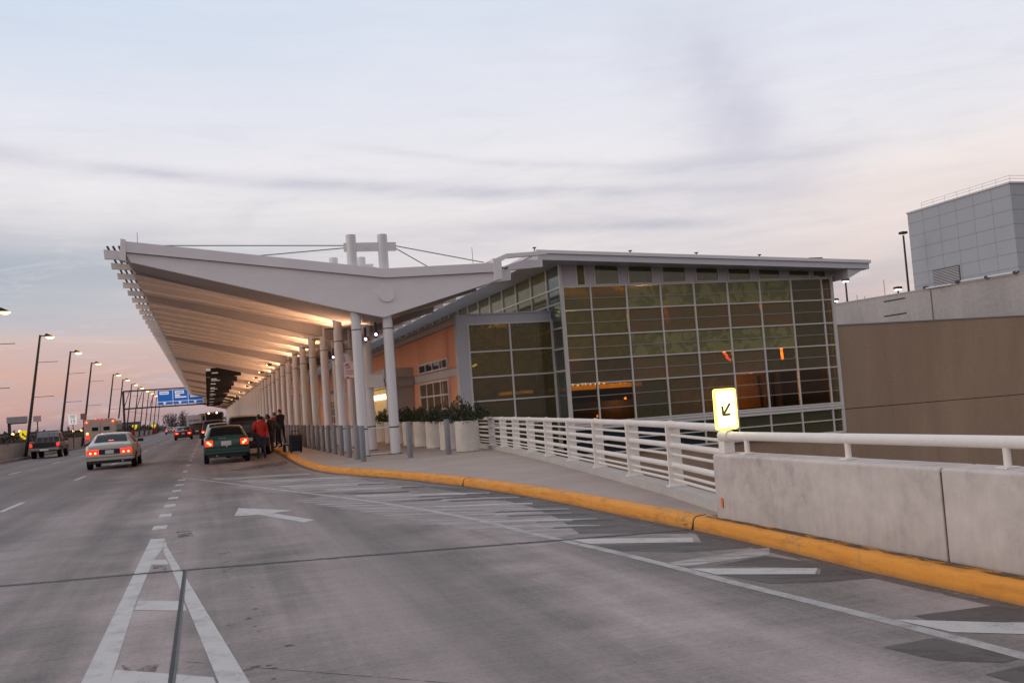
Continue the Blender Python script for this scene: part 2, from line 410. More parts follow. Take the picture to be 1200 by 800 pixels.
sd=Vector((math.sin(R(-75))*math.cos(R(14)),math.cos(R(-75))*math.cos(R(14))-.35,math.sin(R(14)))); so.rotation_euler=sd.to_track_quat('Z','Y').to_euler()

def lamp(name,loc,power,col,r=.12,spot=None,aim=None,parent=None):
    l=bpy.data.lights.new(name,'SPOT' if spot else 'POINT'); l.energy=power; l.color=col; l.shadow_soft_size=r
    if spot: l.spot_size=R(spot); l.spot_blend=1
    o=bpy.data.objects.new(name,l); COL.objects.link(o); o.location=loc
    if aim: o.rotation_euler=(Vector(loc)-Vector(aim)).to_track_quat('Z','Y').to_euler()
    if parent: o.location=Vector(loc)-parent.location; o.parent=parent
    return o

# ------------------------------------------------------------------ ground and road
g=MB(); g.sheet([(-3000,-400),(3000,-400),(3000,4000),(-3000,4000)],-5.5); struct('ground',g,M_ground)
kerb=[(4.80,-10),(4.80,5.0),(4.80,6.4),(4.86,7.6),(4.90,9.2),(4.86,10.6),(4.84,12.4),(4.78,14.2),(4.70,15.6),(4.52,17.6),(4.22,19.6),(3.90,21.4),(3.50,23.2),(3.12,24.9),(2.86,26.8),(2.78,29),(2.78,33),(2.86,37),(2.93,41),(2.95,60),(2.95,260)]
def offset(pl,d):
    out=[]
    for i,p in enumerate(pl):
        a=Vector(pl[max(0,i-1)]); b=Vector(pl[min(len(pl)-1,i+1)]); t=(b-a).normalized(); nrm=Vector((t.y,-t.x)); out.append((p[0]+nrm.x*d,p[1]+nrm.y*d))
    return out
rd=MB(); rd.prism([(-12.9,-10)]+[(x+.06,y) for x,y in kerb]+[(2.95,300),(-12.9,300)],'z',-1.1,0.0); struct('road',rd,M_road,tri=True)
rf=MB(); rf.prism([(-12.9,300.1),(2.9,300.1),(-18,900),(-60,900)],'z',-1.1,-.01); struct('far_road',rf,M_road)
kb=MB()
prof=[(0,-.02),(.014,.085),(.024,.115),(.045,.132),(.075,.140),(.17,.147),(.17,-.02)]
rows=[[(*p,z) for p in offset(kerb,d)] for d,z in prof]
nk=len(kerb)
vs=[p for r in rows for p in r]; fs=[]
for r in range(len(rows)-1):
    for i in range(nk-1): fs.append((r*nk+i,r*nk+i+1,(r+1)*nk+i+1,(r+1)*nk+i))
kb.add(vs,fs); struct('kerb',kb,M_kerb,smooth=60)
kj=MB()
for yj in (9.32,17.6):
    x0=min((abs(b_[1]-yj),b_[0]) for b_ in kerb)[1]
    kj.prism([(x0-.02,-.01),(x0+.010,.087),(x0+.020,.118),(x0+.043,.136),(x0+.075,.1445),(x0+.165,.1505),(x0+.165,-.01)],'y',yj-.012,yj+.012)
struct('kerb_joint',kj,M_joint)
gut=MB()                                   # dirty gutter line at the foot of the kerb
a=offset(kerb,-.13); b=offset(kerb,.03)
gut.add([(*p,.0012) for p in a]+[(*p,.0012) for p in b],[(i,i+1,nk+i+1,nk+i) for i in range(nk-1)])
struct('gutter',gut,fade_patch('gutter_dirt',(.13,.115,.105),.55,3.,(2,.7,1)))
kd=MB(); kd.add([(*p,.1475) for p in offset(kerb,.085) if p[1]<9.3]+[(*p,.1495) for p in offset(kerb,.168) if p[1]<9.3],[(i,i+1,i+6,i+5) for i in range(4)]); struct('kerb_dirt',kd,fade_patch('kerb_dirt',(.10,.075,.055),.52,4.,(3,.8,1),0,.06))
inner=offset(kerb,.17)
inner=[p for p in inner if p[1]>=9.05]
railn=[(5.27,9.05),(5.78,11.38),(6.13,13.43),(6.50,15.66),(6.86,17.89),(7.22,20.24),(7.53,22.38),(7.80,24.4),(8.0,26.2),(8.17,27.95)]
sw=MB(); sw.prism(inner+[(8.72,260),(8.72,33.2),(8.5,33.2),(8.42,28.0)]+[(x+.16,y) for x,y in reversed(railn[:-1])],'z',-.9,.15)
struct('sidewalk',sw,M_side,tri=True)
def mark(polys,z=.005,m=None,name='road_marking'):
    mb=MB()
    for p in polys: mb.sheet(p,z*.3)
    return struct(name,mb,m or M_white,tri=True)
def ribbon(pl,w):
    a=offset(pl,-w/2); b=offset(pl,w/2); return [[a[i],a[i+1],b[i+1],b[i]] for i in range(len(pl)-1)]
# A-shaped gore nose
mark([[(-.81,14.08),(-.63,13.98),(-.60,12.9),(-.66,11.83),(-.67,9.2),(-.63,6.3),(-.62,5.0),(-.80,5.0)]],.006)
mark([[(-.625,13.98),(-.56,13.0),(.16,5.85),(.27,5.0),(.06,5.0),(-.01,5.95),(-.47,11.32),(-.585,12.55)]],.007)
mark([[(-.66,11.83),(-.52,11.72),(-.475,11.30),(-.67,11.45)]],.009)
mark([[(-.65,9.17),(-.27,8.85),(-.235,8.38),(-.655,8.72)]],.009)
mark([[(-.63,6.66),(-.04,6.1),(-.01,5.80),(-.63,6.30)]],.009)
gore=[(-.79,29.9),(.30,25.6),(1.18,21.92),(2.25,17.8),(2.68,15.9),(3.05,13.97),(3.30,12.33),(3.45,10.5),(3.55,9.5),(3.65,8.6),(3.73,7.6),(3.79,6.54),(3.86,5.7),(3.91,5.0),(3.96,4.2),(3.99,3.2),(4.0,1)]
mark([q for q in ribbon(gore,.10)],.007,worn_paint('gore_line_paint',(.50,.485,.475),(.24,.215,.21),.53,5,.10))
sq=[(15.3,.9),(17.3,.95),(19.4,.95),(21.4,.9),(23.7,.95),(26,.9),(28.3,.9)]
for y,l in sq: mark([[(-.86,y),(-.66,y),(-.66,y+l*.62),(-.86,y+l*.62)]])
for k in range(16):
    y=33+k*5.2; mark([[(-.84,y),(-.70,y),(-.70,y+1.3),(-.84,y+1.3)]])
for k in range(28):
    y=10.4+k*11.9; mark([[(-4.23,y),(-4.10,y),(-4.10,y+2.6),(-4.23,y+2.6)]])
    y=9.0+k*11.9; mark([[(-8.05,y),(-7.92,y),(-7.92,y+2.6),(-8.05,y+2.6)]])
mark([[(.34,16.2),(.45,17.63),(1.26,16.17),(.93,16.06),(1.42,14.34),(1.25,14.16),(.72,16.03)]])
# chevron stripes in the gore, old and new paint
S3=[[(.0,28.0),(2.54,26.4),(2.47,25.71),(.25,26.6)],[(.6,25.9),(3.2,23.4),(3.12,22.6),(1.11,23.9)],[(1.4,22.6),(3.05,21.0),(2.95,20.3),(1.66,21.0)],[(2.1,20.3),(3.6,18.9),(3.5,18.4),(2.3,19.5)],
    [(2.45,18.2),(4.2,16.17),(4.11,15.8),(2.6,17.2)],[(3.2,14.6),(4.52,13.57),(4.45,13.28),(3.3,14.1)],[(3.35,12.2),(4.25,11.25),(4.2,11.07),(3.4,11.8)]]
for p in S3: mark([p],.009,M_faint)
for p in ([(3.60,9.74),(4.63,8.83),(4.5,8.57),(3.66,9.24)],[(3.80,7.35),(4.60,6.69),(4.44,6.50),(3.84,6.98)],[(3.96,5.02),(4.9,4.15),(4.7,4.0),(4.02,4.6)]): mark([p],.010)
mark([[(3.78,7.72),(4.87,7.80),(4.66,7.48),(3.80,7.46)]],.008,M_faint)
# large dull film where old stripes were ground off
film=fade_patch('ground_off_film',(.43,.38,.37),.55,1.1,(.55,5,1),38,.16)
mark([[(2.2,18.6),(3.4,16.9),(4.30,14.2),(4.35,11.2),(3.95,10.0),(3.45,9.9),(3.0,11.2),(2.5,13.4),(2.0,15.6),(1.4,18.0)]],.005,film,'road_patch')
mark([[(1.3,24.6),(3.0,22.8),(3.6,19.5),(2.4,18.8),(1.2,20.5),(.5,23.5)]],.005,film,'road_patch')
for (x,y,l,w) in ((2.6,20.9,1.1,.28),(3.0,19.2,1.1,.25),(3.3,16.6,1.5,.22),(3.5,15.3,1.4,.22),(3.6,13.1,1.3,.16),(3.6,12.5,1.1,.14),(3.7,11.6,1.0,.14),(3.65,10.9,.8,.12)):
    d=Vector((.79,-.61)); nn=Vector((.61,.79)); c=Vector((x,y))
    p=[c,c+d*l*.5+nn*w*.1,c+d*l,c+d*l*.97+nn*w*.6,c+d*l*.5+nn*w,c+nn*w*.9]
    mark([[(q.x,q.y) for q in p]],.0092,M_faint)
    if y>9: mark([[(q.x-nn.x*w*1.15+d.x*.25,q.y-nn.y*w*1.15+d.y*.25) for q in p]],.0088,M_darkp,'road_patch')
def patch(p,m,z): mark([p],z,m,'road_patch')
patch([(2.75,15.95),(4.23,15.48),(4.22,15.12),(3.52,15.30)],M_darkp,.0055)
patch([(2.4,18.6),(3.5,17.7),(3.45,17.4),(2.5,18.0)],M_darkp,.0055)
patch([(3.9,18.6),(4.65,16.57),(4.80,15),(4.82,12),(4.80,10.3),(4.88,9.26),(4.72,9.12),(4.11,9.80),(3.85,9.98),(4.15,11.4),(4.32,13.0),(4.34,14.6)],M_wet,.006)
patch([(3.86,6.95),(4.47,6.48),(4.62,6.68),(4.05,7.34),(4.60,7.45),(4.73,6.85),(4.70,6.1),(4.35,6.2),(3.98,6.40)],M_darkp,.0062)
patch([(3.70,9.1),(4.55,8.5),(4.86,9.22),(4.80,8.3),(4.72,7.9),(4.16,8.10),(3.72,8.6)],M_wet,.0064)
patch([(4.12,5.03),(4.68,4.97),(4.73,4.74),(4.55,4.55),(4.10,4.80)],M_darkp,.0064)
patch([(3.50,4.55),(3.86,4.56),(3.93,4.02),(3.80,4.00),(3.56,4.2)],M_darkp,.0066)
patch([(3.58,3.9),(3.88,3.92),(3.95,3.2),(3.6,3.3)],M_darkp,.0066)
patch([(-.60,6.76),(-.37,6.64),(-.38,6.45),(-.57,6.60)],M_oil,.0052)
patch([(-.64,11.35),(-.50,11.20),(-.47,10.7),(-.62,10.75)],M_oil,.0052)
patch([(-.50,14.7),(-.30,14.6),(-.25,13.9),(-.45,13.9)],M_oil,.0052)
patch([(.5,31.5),(1.6,34.2),(2.6,35),(2.5,32.5),(1.1,30.8)],M_oil,.0052)
for i in range(46):
    y=random.uniform(4.6,12.5); x=.16+(12.5-y)*.025+random.gauss(0,.10); r=random.uniform(.004,.017)
    p=[]
    for k in range(9):
        t=k/9*2*math.pi; rr=r*random.uniform(.5,1.3); p.append((x+rr*2.4*math.cos(t),y+rr*2.0*math.sin(t)))
    patch(p,M_oil,.0062+.00002*i)
# expansion joint and the longitudinal seam
jt=[(-12.9,14.2),(-8,12.9),(-2.09,11.10),(-.83,10.85),(1.28,10.31),(3.51,9.71),(4.86,9.33)]
mark(ribbon(jt,.035),.012,M_joint,'expansion_joint')
mark(ribbon(jt,.13),.011,fade_patch('joint_lip',(.12,.11,.11),.5,4),'expansion_joint')
mark(ribbon([(-.262,2),(-.282,6.1),(-.302,10.75)],.026),.013,M_joint,'expansion_joint')
mark(ribbon([(-.240,2),(-.260,6.1),(-.283,10.75)],.016),.0125,mat('joint_strip_grey',(.09,.10,.095),.6,.2),'expansion_joint')
mark(ribbon([(4.0,3.0),(1.2,5.2),(-.2,6.6)],.012),.0045,fade_patch('hairline',(.07,.06,.06),.5,5),'expansion_joint')
mark(ribbon([(4.88,9.5),(5.06,9.2)],.04),.158,M_joint,'expansion_joint')

# ------------------------------------------------------------------ parapet wall with hand rail
pw=thing('parapet_wall','pale concrete parapet wall with white tubular hand rail beside the yellow kerb','wall',(5.2,0,0))
for i,(y0,y1) in enumerate(((-8,-3.4),(-3.38,2.3),(2.32,5.72),(5.74,9.02))):
    m=MB(); m.prism([(5.03,-1.1),(5.40,-1.1),(5.38,.79),(5.36,.805),(5.06,.805),(5.04,.79)],'y',y0,y1); m.build('wall_panel',M_conc,pw,bevel=.012)
m=MB(); m.box(5.05,5.37,5.715,5.745,-.2,.77); m.box(5.05,5.37,2.295,2.325,-.2,.77); m.build('panel_joint',mat('joint_rust',(.10,.065,.05),.9,.3),pw)
m=MB(); m.box(5.024,5.0285,8.86,8.90,.26,.36); m.build('survey_mark',mat('orange_spray',(.75,.20,.06),.8,.2),pw)
m=MB(); m.tube((5.22,8.95,.985),(5.22,-8,.985),.045,n=20); m.build('hand_rail',M_rail,pw,smooth=50)
for y in (8.62,7.0,5.28,3.5,1.8,0):
    m=MB(); m.tube((5.22,y,.80),(5.22,y,.95),.026,n=14); m.box(5.16,5.28,y-.05,y+.05,.806,.818); m.build('rail_post',M_rail,pw,smooth=40)

# ------------------------------------------------------------------ bridge railing
rl=thing('bridge_railing','white steel railing of thick and thin tubes along the sidewalk edge','railing',(6.8,18,.15))
posts=railn[1:]
zs=[(1.06,.046),(.925,.019),(.795,.038),(.675,.019),(.535,.038),(.42,.019),(.345,.019)]
full=[(5.27,9.06)]+posts
end=[(8.17,27.95),(8.30,30.2),(8.42,33.0)]
for z,r in zs:
    m=MB()
    for pl in (full,end):
        m.path([(x+(.0 if r>.03 else 0),y,z) for x,y in pl],r,n=14)
        if r>.04:
            for x,y in pl: m.lathe([(.001,-r),(r*.8,-r*.6),(r,0),(r*.8,r*.6),(.001,r)],(x,y,z),12)
    m.build('rail',M_rail,rl,smooth=50)
for i,(x,y) in enumerate(posts+end[1:]):
    ia,ib=min(max(i-1,0),len(posts)-2),min(i+1,len(posts)-1); d=Vector((posts[ib][0]-posts[ia][0],posts[ib][1]-posts[ia][1],0)).normalized()
    if i>=len(posts): d=Vector((.06,1,0)).normalized()
    nn=Vector((d.y,-d.x,0)); m=MB()
    m.obox((x+nn.x*.02,y+nn.y*.02,.64),d*.022,nn*.095,(0,0,.43)); m.tube(Vector((x,y,1.06))-d*.045,Vector((x,y,1.06))+d*.045,.058,n=16)
    m.obox((x+nn.x*.02,y+nn.y*.02,.265),d*.07,nn*.12,(0,0,.012)); m.build('post',M_rail,rl,smooth=40,bevel=.004)
m=MB(); 
for pl in ([(5.30,9.05)]+posts,end):
    a=offset(pl,-.13); b=offset(pl,.15)
    for i in range(len(pl)-1):
        m.add([(*a[i],.14),(*b[i],.14),(*b[i+1],.14),(*a[i+1],.14),(*a[i],.255),(*b[i],.255),(*b[i+1],.255),(*a[i+1],.255)],[(4,5,6,7),(0,4,7,3),(1,2,6,5),(0,1,5,4),(3,7,6,2)])
m.build('upstand',M_upst,rl)

# ------------------------------------------------------------------ lit arrow sign
sg=thing('arrow_sign','bright yellow lit sign with diagonal arrow standing on the railing end','sign',(5.24,9.02,1.03))
def rrect(x0,x1,z0,z1,r):
    p=[]
    for cx,cz,a in ((x1-r,z1-r,0),(x0+r,z1-r,90),(x0+r,z0+r,180),(x1-r,z0+r,270)):
        for k in range(5): t=R(a+k*22.5); p.append((cx+r*math.cos(t),cz+r*math.sin(t)))
    return p
m=MB(); m.prism(rrect(5.108,5.372,1.05,1.485,.03),'y',9.0,9.03); m.build('panel',M_signy,sg)
m=MB(); m.prism(rrect(5.128,5.352,1.072,1.462,.025),'y',8.996,8.9985); m.build('face',M_signw,sg)
m=MB()
def bar(m,p,q,w,y0=8.990,y1=8.994):
    p,q=Vector((p[0],0,p[1])),Vector((q[0],0,q[1])); d=(q-p); l=d.length/2; d.normalize(); nn=Vector((-d.z,0,d.x))
    m.obox(((p+q)/2)+Vector((0,(y0+y1)/2,0)),d*l,Vector((0,(y1-y0)/2,0)),nn*w/2)
bar(m,(5.285,1.325),(5.198,1.21),.024); bar(m,(5.187,1.30),(5.192,1.203),.024,8.984,8.988); bar(m,(5.185,1.206),(5.275,1.212),.024,8.978,8.982)
m.build('arrow',M_arrowm,sg)
m=MB(); m.box(5.22,5.26,9.031,9.05,.96,1.40); m.box(5.20,5.28,9.0,9.05,1.025,1.06); m.tube((5.22,8.93,.985),(5.22,9.10,.985),.062,n=16); m.box(5.17,5.29,8.98,9.10,.806,.93)
m.build('bracket',M_rail,sg,smooth=40)
lamp('sign_glow',(5.24,8.9,1.27),.5,(1,.78,.15),.12,parent=sg)

# ------------------------------------------------------------------ terminal building
tb=thing('terminal_building','glass fronted airport terminal with flat grey roof and terracotta wing','building',(15,40,0))
XM=[12.39,13.46,14.88,16.27,17.66,19.09,20.50,21.90,23.31,23.74]
ZM=[5.49,4.64,3.72,2.85,1.98,.55]          # main rails
ZS=[5.06,4.18,3.28,2.41,1.52,1.06]          # thin rails
YF=32.0
fr=MB()
for x in XM: fr.box(x-.027,x+.027,YF-.07,YF+.06,-.53,5.52)
for z in ZM[:-1]: fr.box(XM[0],XM[-1],YF-.062,YF+.05,z-.023,z+.023)
for z in ZS: fr.box(XM[0],XM[-1],YF-.035,YF+.02,z-.011,z+.011,1)
for z0,z1,dd in ((.33,.42,.09),(.44,.53,.10),(.545,.60,.085)): fr.box(XM[0]-.02,XM[-1]+.04,YF-dd,YF+.05,z0,z1)
fr.box(XM[0],XM[-1],YF-.055,YF+.03,-.10,-.06); fr.box(XM[0]-.02,XM[-1]+.06,YF-.08,YF+.05,-.60,-.53)
fr.box(XM[-1]+.032,XM[-1]+.10,YF-.07,YF+.3,-.53,5.55)
fr.build('curtain_wall_frame',[M_mull,M_mull2],tb)
G_amber=glass('glass_amber',(.60,.48,.24),(0.315,0.270,0.120),(0.225,0.200,0.090),.50,.03)
G_olive=glass('glass_olive',(.5,.42,.2),(0.350,0.325,0.140),(0.195,0.190,0.085),.74,.035,1.9)
G_rust=glass('glass_rust',(.5,.30,.16),(0.275,0.175,0.092),(0.195,0.160,0.080),.70,.03,1.9)
G_dark=glass('glass_dark',(.6,.46,.22),(0.185,0.165,0.092),(0.130,0.122,0.074),.45,.04)
G_blued=glass('glass_bluish',(.12,.14,.15),(.035,.042,.055),(.022,.028,.042),.6,.06)
G_grey=glass('glass_side_grey',(.30,.32,.29),(0.221,0.247,0.234),(0.143,0.169,0.169),.5,.12)
G_clere=glass('glass_clerestory',(.55,.5,.28),(0.299,0.267,0.130),(0.208,0.195,0.104),.5,.07)
G_clear=glass('glass_clear_warm',(.62,.47,.24),None,None,0,.04)
for r in range(6):
    z1=ZM[r]-.028 if r<5 else .33; z0=(ZM[r+1]+.028 if r<4 else .60) if r<5 else -.53
    for c in range(9):
        if r==5: gm=G_blued if c<4 else G_dark
        elif c<2: gm=(G_amber,G_amber,G_amber,G_dark,G_clear)[r]
        elif c>=7: gm=(G_dark,G_dark,G_dark,G_dark,G_clear if c==7 else G_dark)[r]
        else: gm=(G_olive,G_rust,G_olive,G_rust if c<6 else G_dark,G_dark if c<5 else G_clear)[r]
        m=MB(); m.box(XM[c]+.032,XM[c+1]-.032,YF-.012,YF+.006,z0,z1); m.build('window_pane',gm,tb)
# clerestory band under the sloping roof
roofz=lambda x: 6.33-(x-12.39)*.0475
cl=MB(); prof=[(12.36,5.52),(23.84,5.52),(23.84,roofz(23.84)+.1),(12.36,roofz(12.36)+.1)]
cl.prism(prof,'y',YF+.02,YF+.14); cl.build('clerestory_wall',M_lilac,tb)
W=[(13.00,13.28),(13.70,14.62),(15.05,15.98),(16.44,17.36),(17.84,18.74),(19.22,20.14),(20.56,21.46),(21.90,22.80),(23.0,23.55)]
for a,b in W:
    z1=roofz((a+b)/2)-.02
    m=MB(); m.box(a,b,YF-.004,YF+.012,5.56,z1); p=m.build('clerestory_window',G_clere if a>13.5 else G_amber,tb)
    m=MB(); m.box(a-.04,a,YF-.03,YF+.018,5.53,z1+.06); m.box(b,b+.04,YF-.03,YF+.018,5.53,z1+.06); m.box(a,b,YF-.03,YF+.018,5.53,5.56); m.build('window_frame',M_mull,p)
# side glazing of the hall, running away behind the canopy
XS=12.35; YS=[32.0,33.4,35.2,37.1,39.0,40.9]+[42.8+1.9*i for i in range(24)]
sf=MB()
for y in YS: sf.box(XS-.06,XS+.05,y-.04,y+.04,.15,6.6)
for z in (5.5,4.95,4.05,3.3,2.5): sf.box(XS-.05,XS+.03,YS[0],YS[-1],z-.03,z+.03)
sf.build('side_frame',M_mull,tb)
for i in range(len(YS)-1):
    m=MB(); m.box(XS-.006,XS+.006,YS[i]+.04,YS[i+1]-.04,.2,6.55); m.build('side_pane',G_grey if i==0 else G_clere,tb)
# roof slab with fascia
rf=MB(); rt=lambda x: 6.71-(x-11.14)*.0492
rf.prism([(11.14,rt(11.14)),(24.96,rt(24.96)),(24.96,rt(24.96)-.12),(11.14,rt(11.14)-.12)],'y',30.96,240,0)
rf.prism([(11.19,rt(11.19)-.122),(24.90,rt(24.9)-.122),(24.90,rt(24.9)-.34),(11.19,rt(11.19)-.34)],'y',31.02,239.9,1)
rf.build('roof',[M_flash,M_trim],tb)
m=MB(); m.prism([(23.95,5.35),(24.7,5.70),(23.95,5.78)],'y',31.1,46); m.build('eave_bracket',M_trim,tb)
for x,s in ((11.3,1),(15.0,1),(17.7,1),(20.4,1)):
    m=MB(); m.tube((x,31.6,rt(x)-.02),(x,31.6,rt(x)+.16),.022,n=8); m.box(x-.05,x+.05,31.55,31.65,rt(x)+.16,rt(x)+.20); m.build('roof_vent',M_band,tb)
m=MB(); m.box(22.55,23.15,31.5,31.9,rt(22.8)+.03,rt(22.8)+.13); m.box(22.8,22.9,31.6,31.7,rt(22.8)-.05,rt(22.8)+.03); m.build('roof_vent',M_band,tb)
# hall body behind the glass: floor slabs, ceiling, rear wall, galleries
M_int=mat('interior_wall',(.36,.25,.12),.7,.2,.8); M_intd=mat('interior_dark',(.06,.05,.035),.8,.3,1)
ib=MB(); ib.box(12.45,23.95,32.4,46,-.75,-.60,1); ib.box(12.45,23.9,45.6,46,-.6,6.0,0); ib.box(12.5,23.85,33.2,45.6,.35,.5,1)
ib.box(14.6,23.8,33.4,45.5,1.95,2.1,0)
ib.prism([(12.45,6.15),(23.8,5.62),(23.8,5.72),(12.45,6.25)],'y',32.2,45.6,0)
ib.box(23.8,23.95,32.3,46,-.6,5.6,1)
ib.build('interior',[M_int,M_intd],tb)
for x,y in ((13.2,35.5),(16.3,34.8),(18.6,36),(23.6,36)):
    m=MB(); m.tube((x,y,.5),(x,y,5.7),.16,n=14); m.build('interior_column',M_int,tb,smooth=40)
for x0,x1,z0,z1,mm in ((14.3,15.4,2.5,3.4,M_int),(19.4,20.6,3.3,4.6,M_intd)):
    m=MB(); m.box(x0,x1,38,38.2,z0,z1); m.build('interior_panel',mm,tb)
m=MB(); m.box(18.2,23.0,35.6,35.75,.55,1.95); m.build('orange_wall',mat('ochre_wall',(.62,.40,.13),.6,.35,.9),tb)
m=MB(); m.tube((22.35,35.4,.5),(22.25,35.4,1.85),.05); m.tube((22.55,35.3,.5),(22.6,35.3,1.9),.05); m.build('interior_post',M_intd,tb)
# rear bulk of the building
bk=MB(); bk.box(12.4,24.5,46.01,240,-5.5,5.85); bk.build('rear_block',M_trim,tb)
lw=MB(); lw.box(12.36,23.85,32.06,32.4,-5.5,-.56); lw.build('lower_wall',M_brown,tb)
m=MB(); m.box(12.30,12.45,33.25,46,-5.5,.12); m.build('side_base',M_brown,tb)
# --- terracotta wing
YW=33.2
wf=MB()
wf.box(8.66,9.08,YW-.03,YW+.3,-.5,4.77)                       # grey corner pier
wf.box(9.08,12.33,YW-.02,YW+.25,4.42,4.74); wf.box(9.083,12.34,YW-.06,YW+.2,4.743,4.79)
wf.build('wing_pier',mat('pier_grey',(.47,.475,.50),.5,.05),tb)
fx=[9.10,10.67,12.30]; fz=[4.40,3.40,2.48,1.62,.72,-.3]
wm=MB()
for x in fx: wm.box(x-.03,x+.03,YW-.05,YW+.05,-.4,4.42)
for z in fz: wm.box(fx[0],fx[-1],YW-.045,YW+.04,z-.025,z+.025)
wm.box(12.30,12.42,YW-.07,YW+.1,-.4,4.45)
wm.build('wing_frame',M_mull,tb)
G_wing=glass('glass_wing',(.5,.44,.22),(0.228,0.192,0.078),(0.168,0.144,0.062),.5,.04)
for r in range(5):
    for c in range(2):
        m=MB(); m.box(fx[c]+.03,fx[c+1]-.03,YW-.006,YW+.008,fz[r+1]+.025,fz[r]-.025); m.build('window_pane',G_wing if r<2 else G_dark,tb)
wi=MB(); wi.box(9.1,12.3,36.6,36.8,-.5,4.6,0); wi.box(9.1,12.3,33.3,36.6,-.6,-.5,1); wi.box(9.1,12.3,33.5,36.8,4.42,4.5,0)
wi.box(9.0,9.1,33.5,36.8,-.5,4.5,1)
wi.build('wing_interior',[M_int,M_intd],tb)
wl=MB(); wl.box(8.74,12.3,33.5,240,-.9,4.40); wl.build('wing_core',M_intd,tb) if False else None
# left wall of the wing, panels between seams
pan=[33.50]+[34.75,40.12]+[45.2+5.2*i for i in range(38)]
ww=MB()
for a,b in zip(pan[:-1],pan[1:]):
    ww.box(8.70,8.95,a+.02,b-.02,2.93,4.45); ww.box(8.70,8.95,a+.02,b-.02,.15,2.60)
ww.build('terracotta_wall',M_terra,tb)
wt=MB(); wt.box(8.72,8.95,33.51,240,2.62,2.91); wt.box(8.665,9.0,33.51,240,4.47,4.69); wt.box(8.64,9.0,33.51,240,4.70,4.77); wt.box(8.77,8.9,33.52,240,.12,4.45)
wt.build('wall_trim',mat('wall_trim_grey',(.44,.43,.44),.55,.06),tb)
m=MB(); m.box(9.0,12.30,36.9,240,4.60,4.68); m.build('wing_roof',M_flash,tb)
for k,(ya,yb) in enumerate(((34.95,39.95),(47.0,51.2),(57.4,61.6),(67.8,72),(78.2,82.4),(88.6,92.8),(99,103.2))):
    for z0,z1,nz in ((.9,2.52,2),(2.98,3.32,1)):
        m=MB(); m.box(8.692,8.712,ya,yb,z0,z1); p=m.build('window',G_blued if z0>2 else G_dark,tb)
        q=MB()
        for i in range(5):
            y=ya+(yb-ya)*i/4; q.box(8.66,8.700,y-.05,y+.05,z0-.04,z1+.04)
        for i in range(nz+1+(nz>1)):
            z=z0+(z1-z0)*i/(nz+(nz>1)); q.box(8.665,8.698,ya,yb,z-.03,z+.03)
        q.build('window_frame',M_trim,p)
# entrance vestibule
for k,y0 in enumerate((41.3,84.0)):
    v=MB(); v.box(7.5,8.69,y0,y0+.35,.15,2.95); v.box(7.5,8.69,y0+5.2,y0+5.55,.15,2.95); v.box(7.42,8.69,y0-.08,y0+5.63,2.95,3.35); v.box(7.38,8.69,y0-.14,y0+5.7,2.55,2.80)
    p=v.build('entrance_portal',mat('portal_grey_%d'%k,(.40,.40,.41),.5,.06),tb)
    m=MB(); m.box(7.6,7.62,y0+.35,y0+5.2,.2,2.5); m.build('door_glass',emit('door_glow_%d'%k,(1,.62,.22),.30,(.2,.15,.1)),p)
    for i in range(4):
        m=MB(); m.box(7.45,7.55,y0+.6+i*1.1,y0+1.15+i*1.1,2.05,2.25); m.build('door_lamp',M_warm,p)
wal=lamp('hall_light',(17.5,36,4.9),300,(1,.62,.26),.4,parent=tb)
lamp('hall_light',(20.6,33.5,1.5),60,(1,.66,.26),.15,parent=tb)
lamp('hall_light',(13.6,34.5,4.4),42,(1,.74,.38),.3,parent=tb)
lamp('hall_light',(15,33.5,1.2),22,(1,.55,.2),.2,parent=tb)
lamp('wing_light',(10.6,34.8,3.9),45,(1,.72,.30),.2,parent=tb)
lamp('side_hall_light',(14.5,38.5,5.3),110,(1,.74,.36),.3,parent=tb)
m=MB(); m.tube((9.45,34.2,2.93),(9.62,34.2,3.0),.04,n=10); m.build('ceiling_lamp',M_coolw,tb)
m=MB(); m.box(10.75,12.1,35.2,35.4,1.80,1.90); 
for i in range(14): m.tube((10.8+i*.095,35.15,1.88),(10.8+i*.095,35.15,1.93),.028,n=8)
m.build('lamp_row',emit('lamp_row_warm',(1,.58,.14),.65),tb)
ct=thing('lit_counter','lit counter with a row of small warm lamps behind the hall glass','counter',(14.3,34.0,.5))
m=MB(); m.box(12.7,16.2,34.0,34.4,1.78,1.95); m.build('canopy_edge',emit('counter_glow',(1,.50,.10),.55,(.5,.3,.1)),ct)
m=MB()
for i in range(17): m.lathe([(.01,0),(.035,.03),(.035,.06),(.01,.09)],(12.75+i*.18+random.uniform(-.03,.03),33.95,1.93+random.uniform(0,.03)),8)
m.build('lamp_bulb',emit('counter_bulb',(1,.66,.22),4),ct)
m=MB(); m.box(12.7,16.2,34.0,34.5,.5,1.3); m.build('counter_base',M_intd,ct)
for (x,z,c) in ((13.05,.85,0),(15.3,1.35,0),(14.1,.75,0),(12.55,1.62,0)):
    m=MB(); m.lathe([(.01,-.05),(.05,-.02),(.05,.02),(.01,.05)],(x,33.7,z),8); m.build('counter_light',M_orange,ct)
for i,(pts,lab) in enumerate((([(18.72,2.84),(18.86,2.68),(18.84,2.62),(19.0,2.50)],'zigzag orange glowing tube imitating a reflection in the hall glass, left of the pair'),([(21.25,2.84),(21.27,2.40)],'straight orange glowing tube imitating a reflection in the hall glass, right of the pair'))):
    m=MB(); m.path([(x*1.008,32.25,z) for x,z in pts],.05,n=8); o=m.build('reflection_streak',M_reflstreak,None); tag(o,lab,'lamp')  # no real lamps: glowing tubes added to imitate orange reflections in the glass

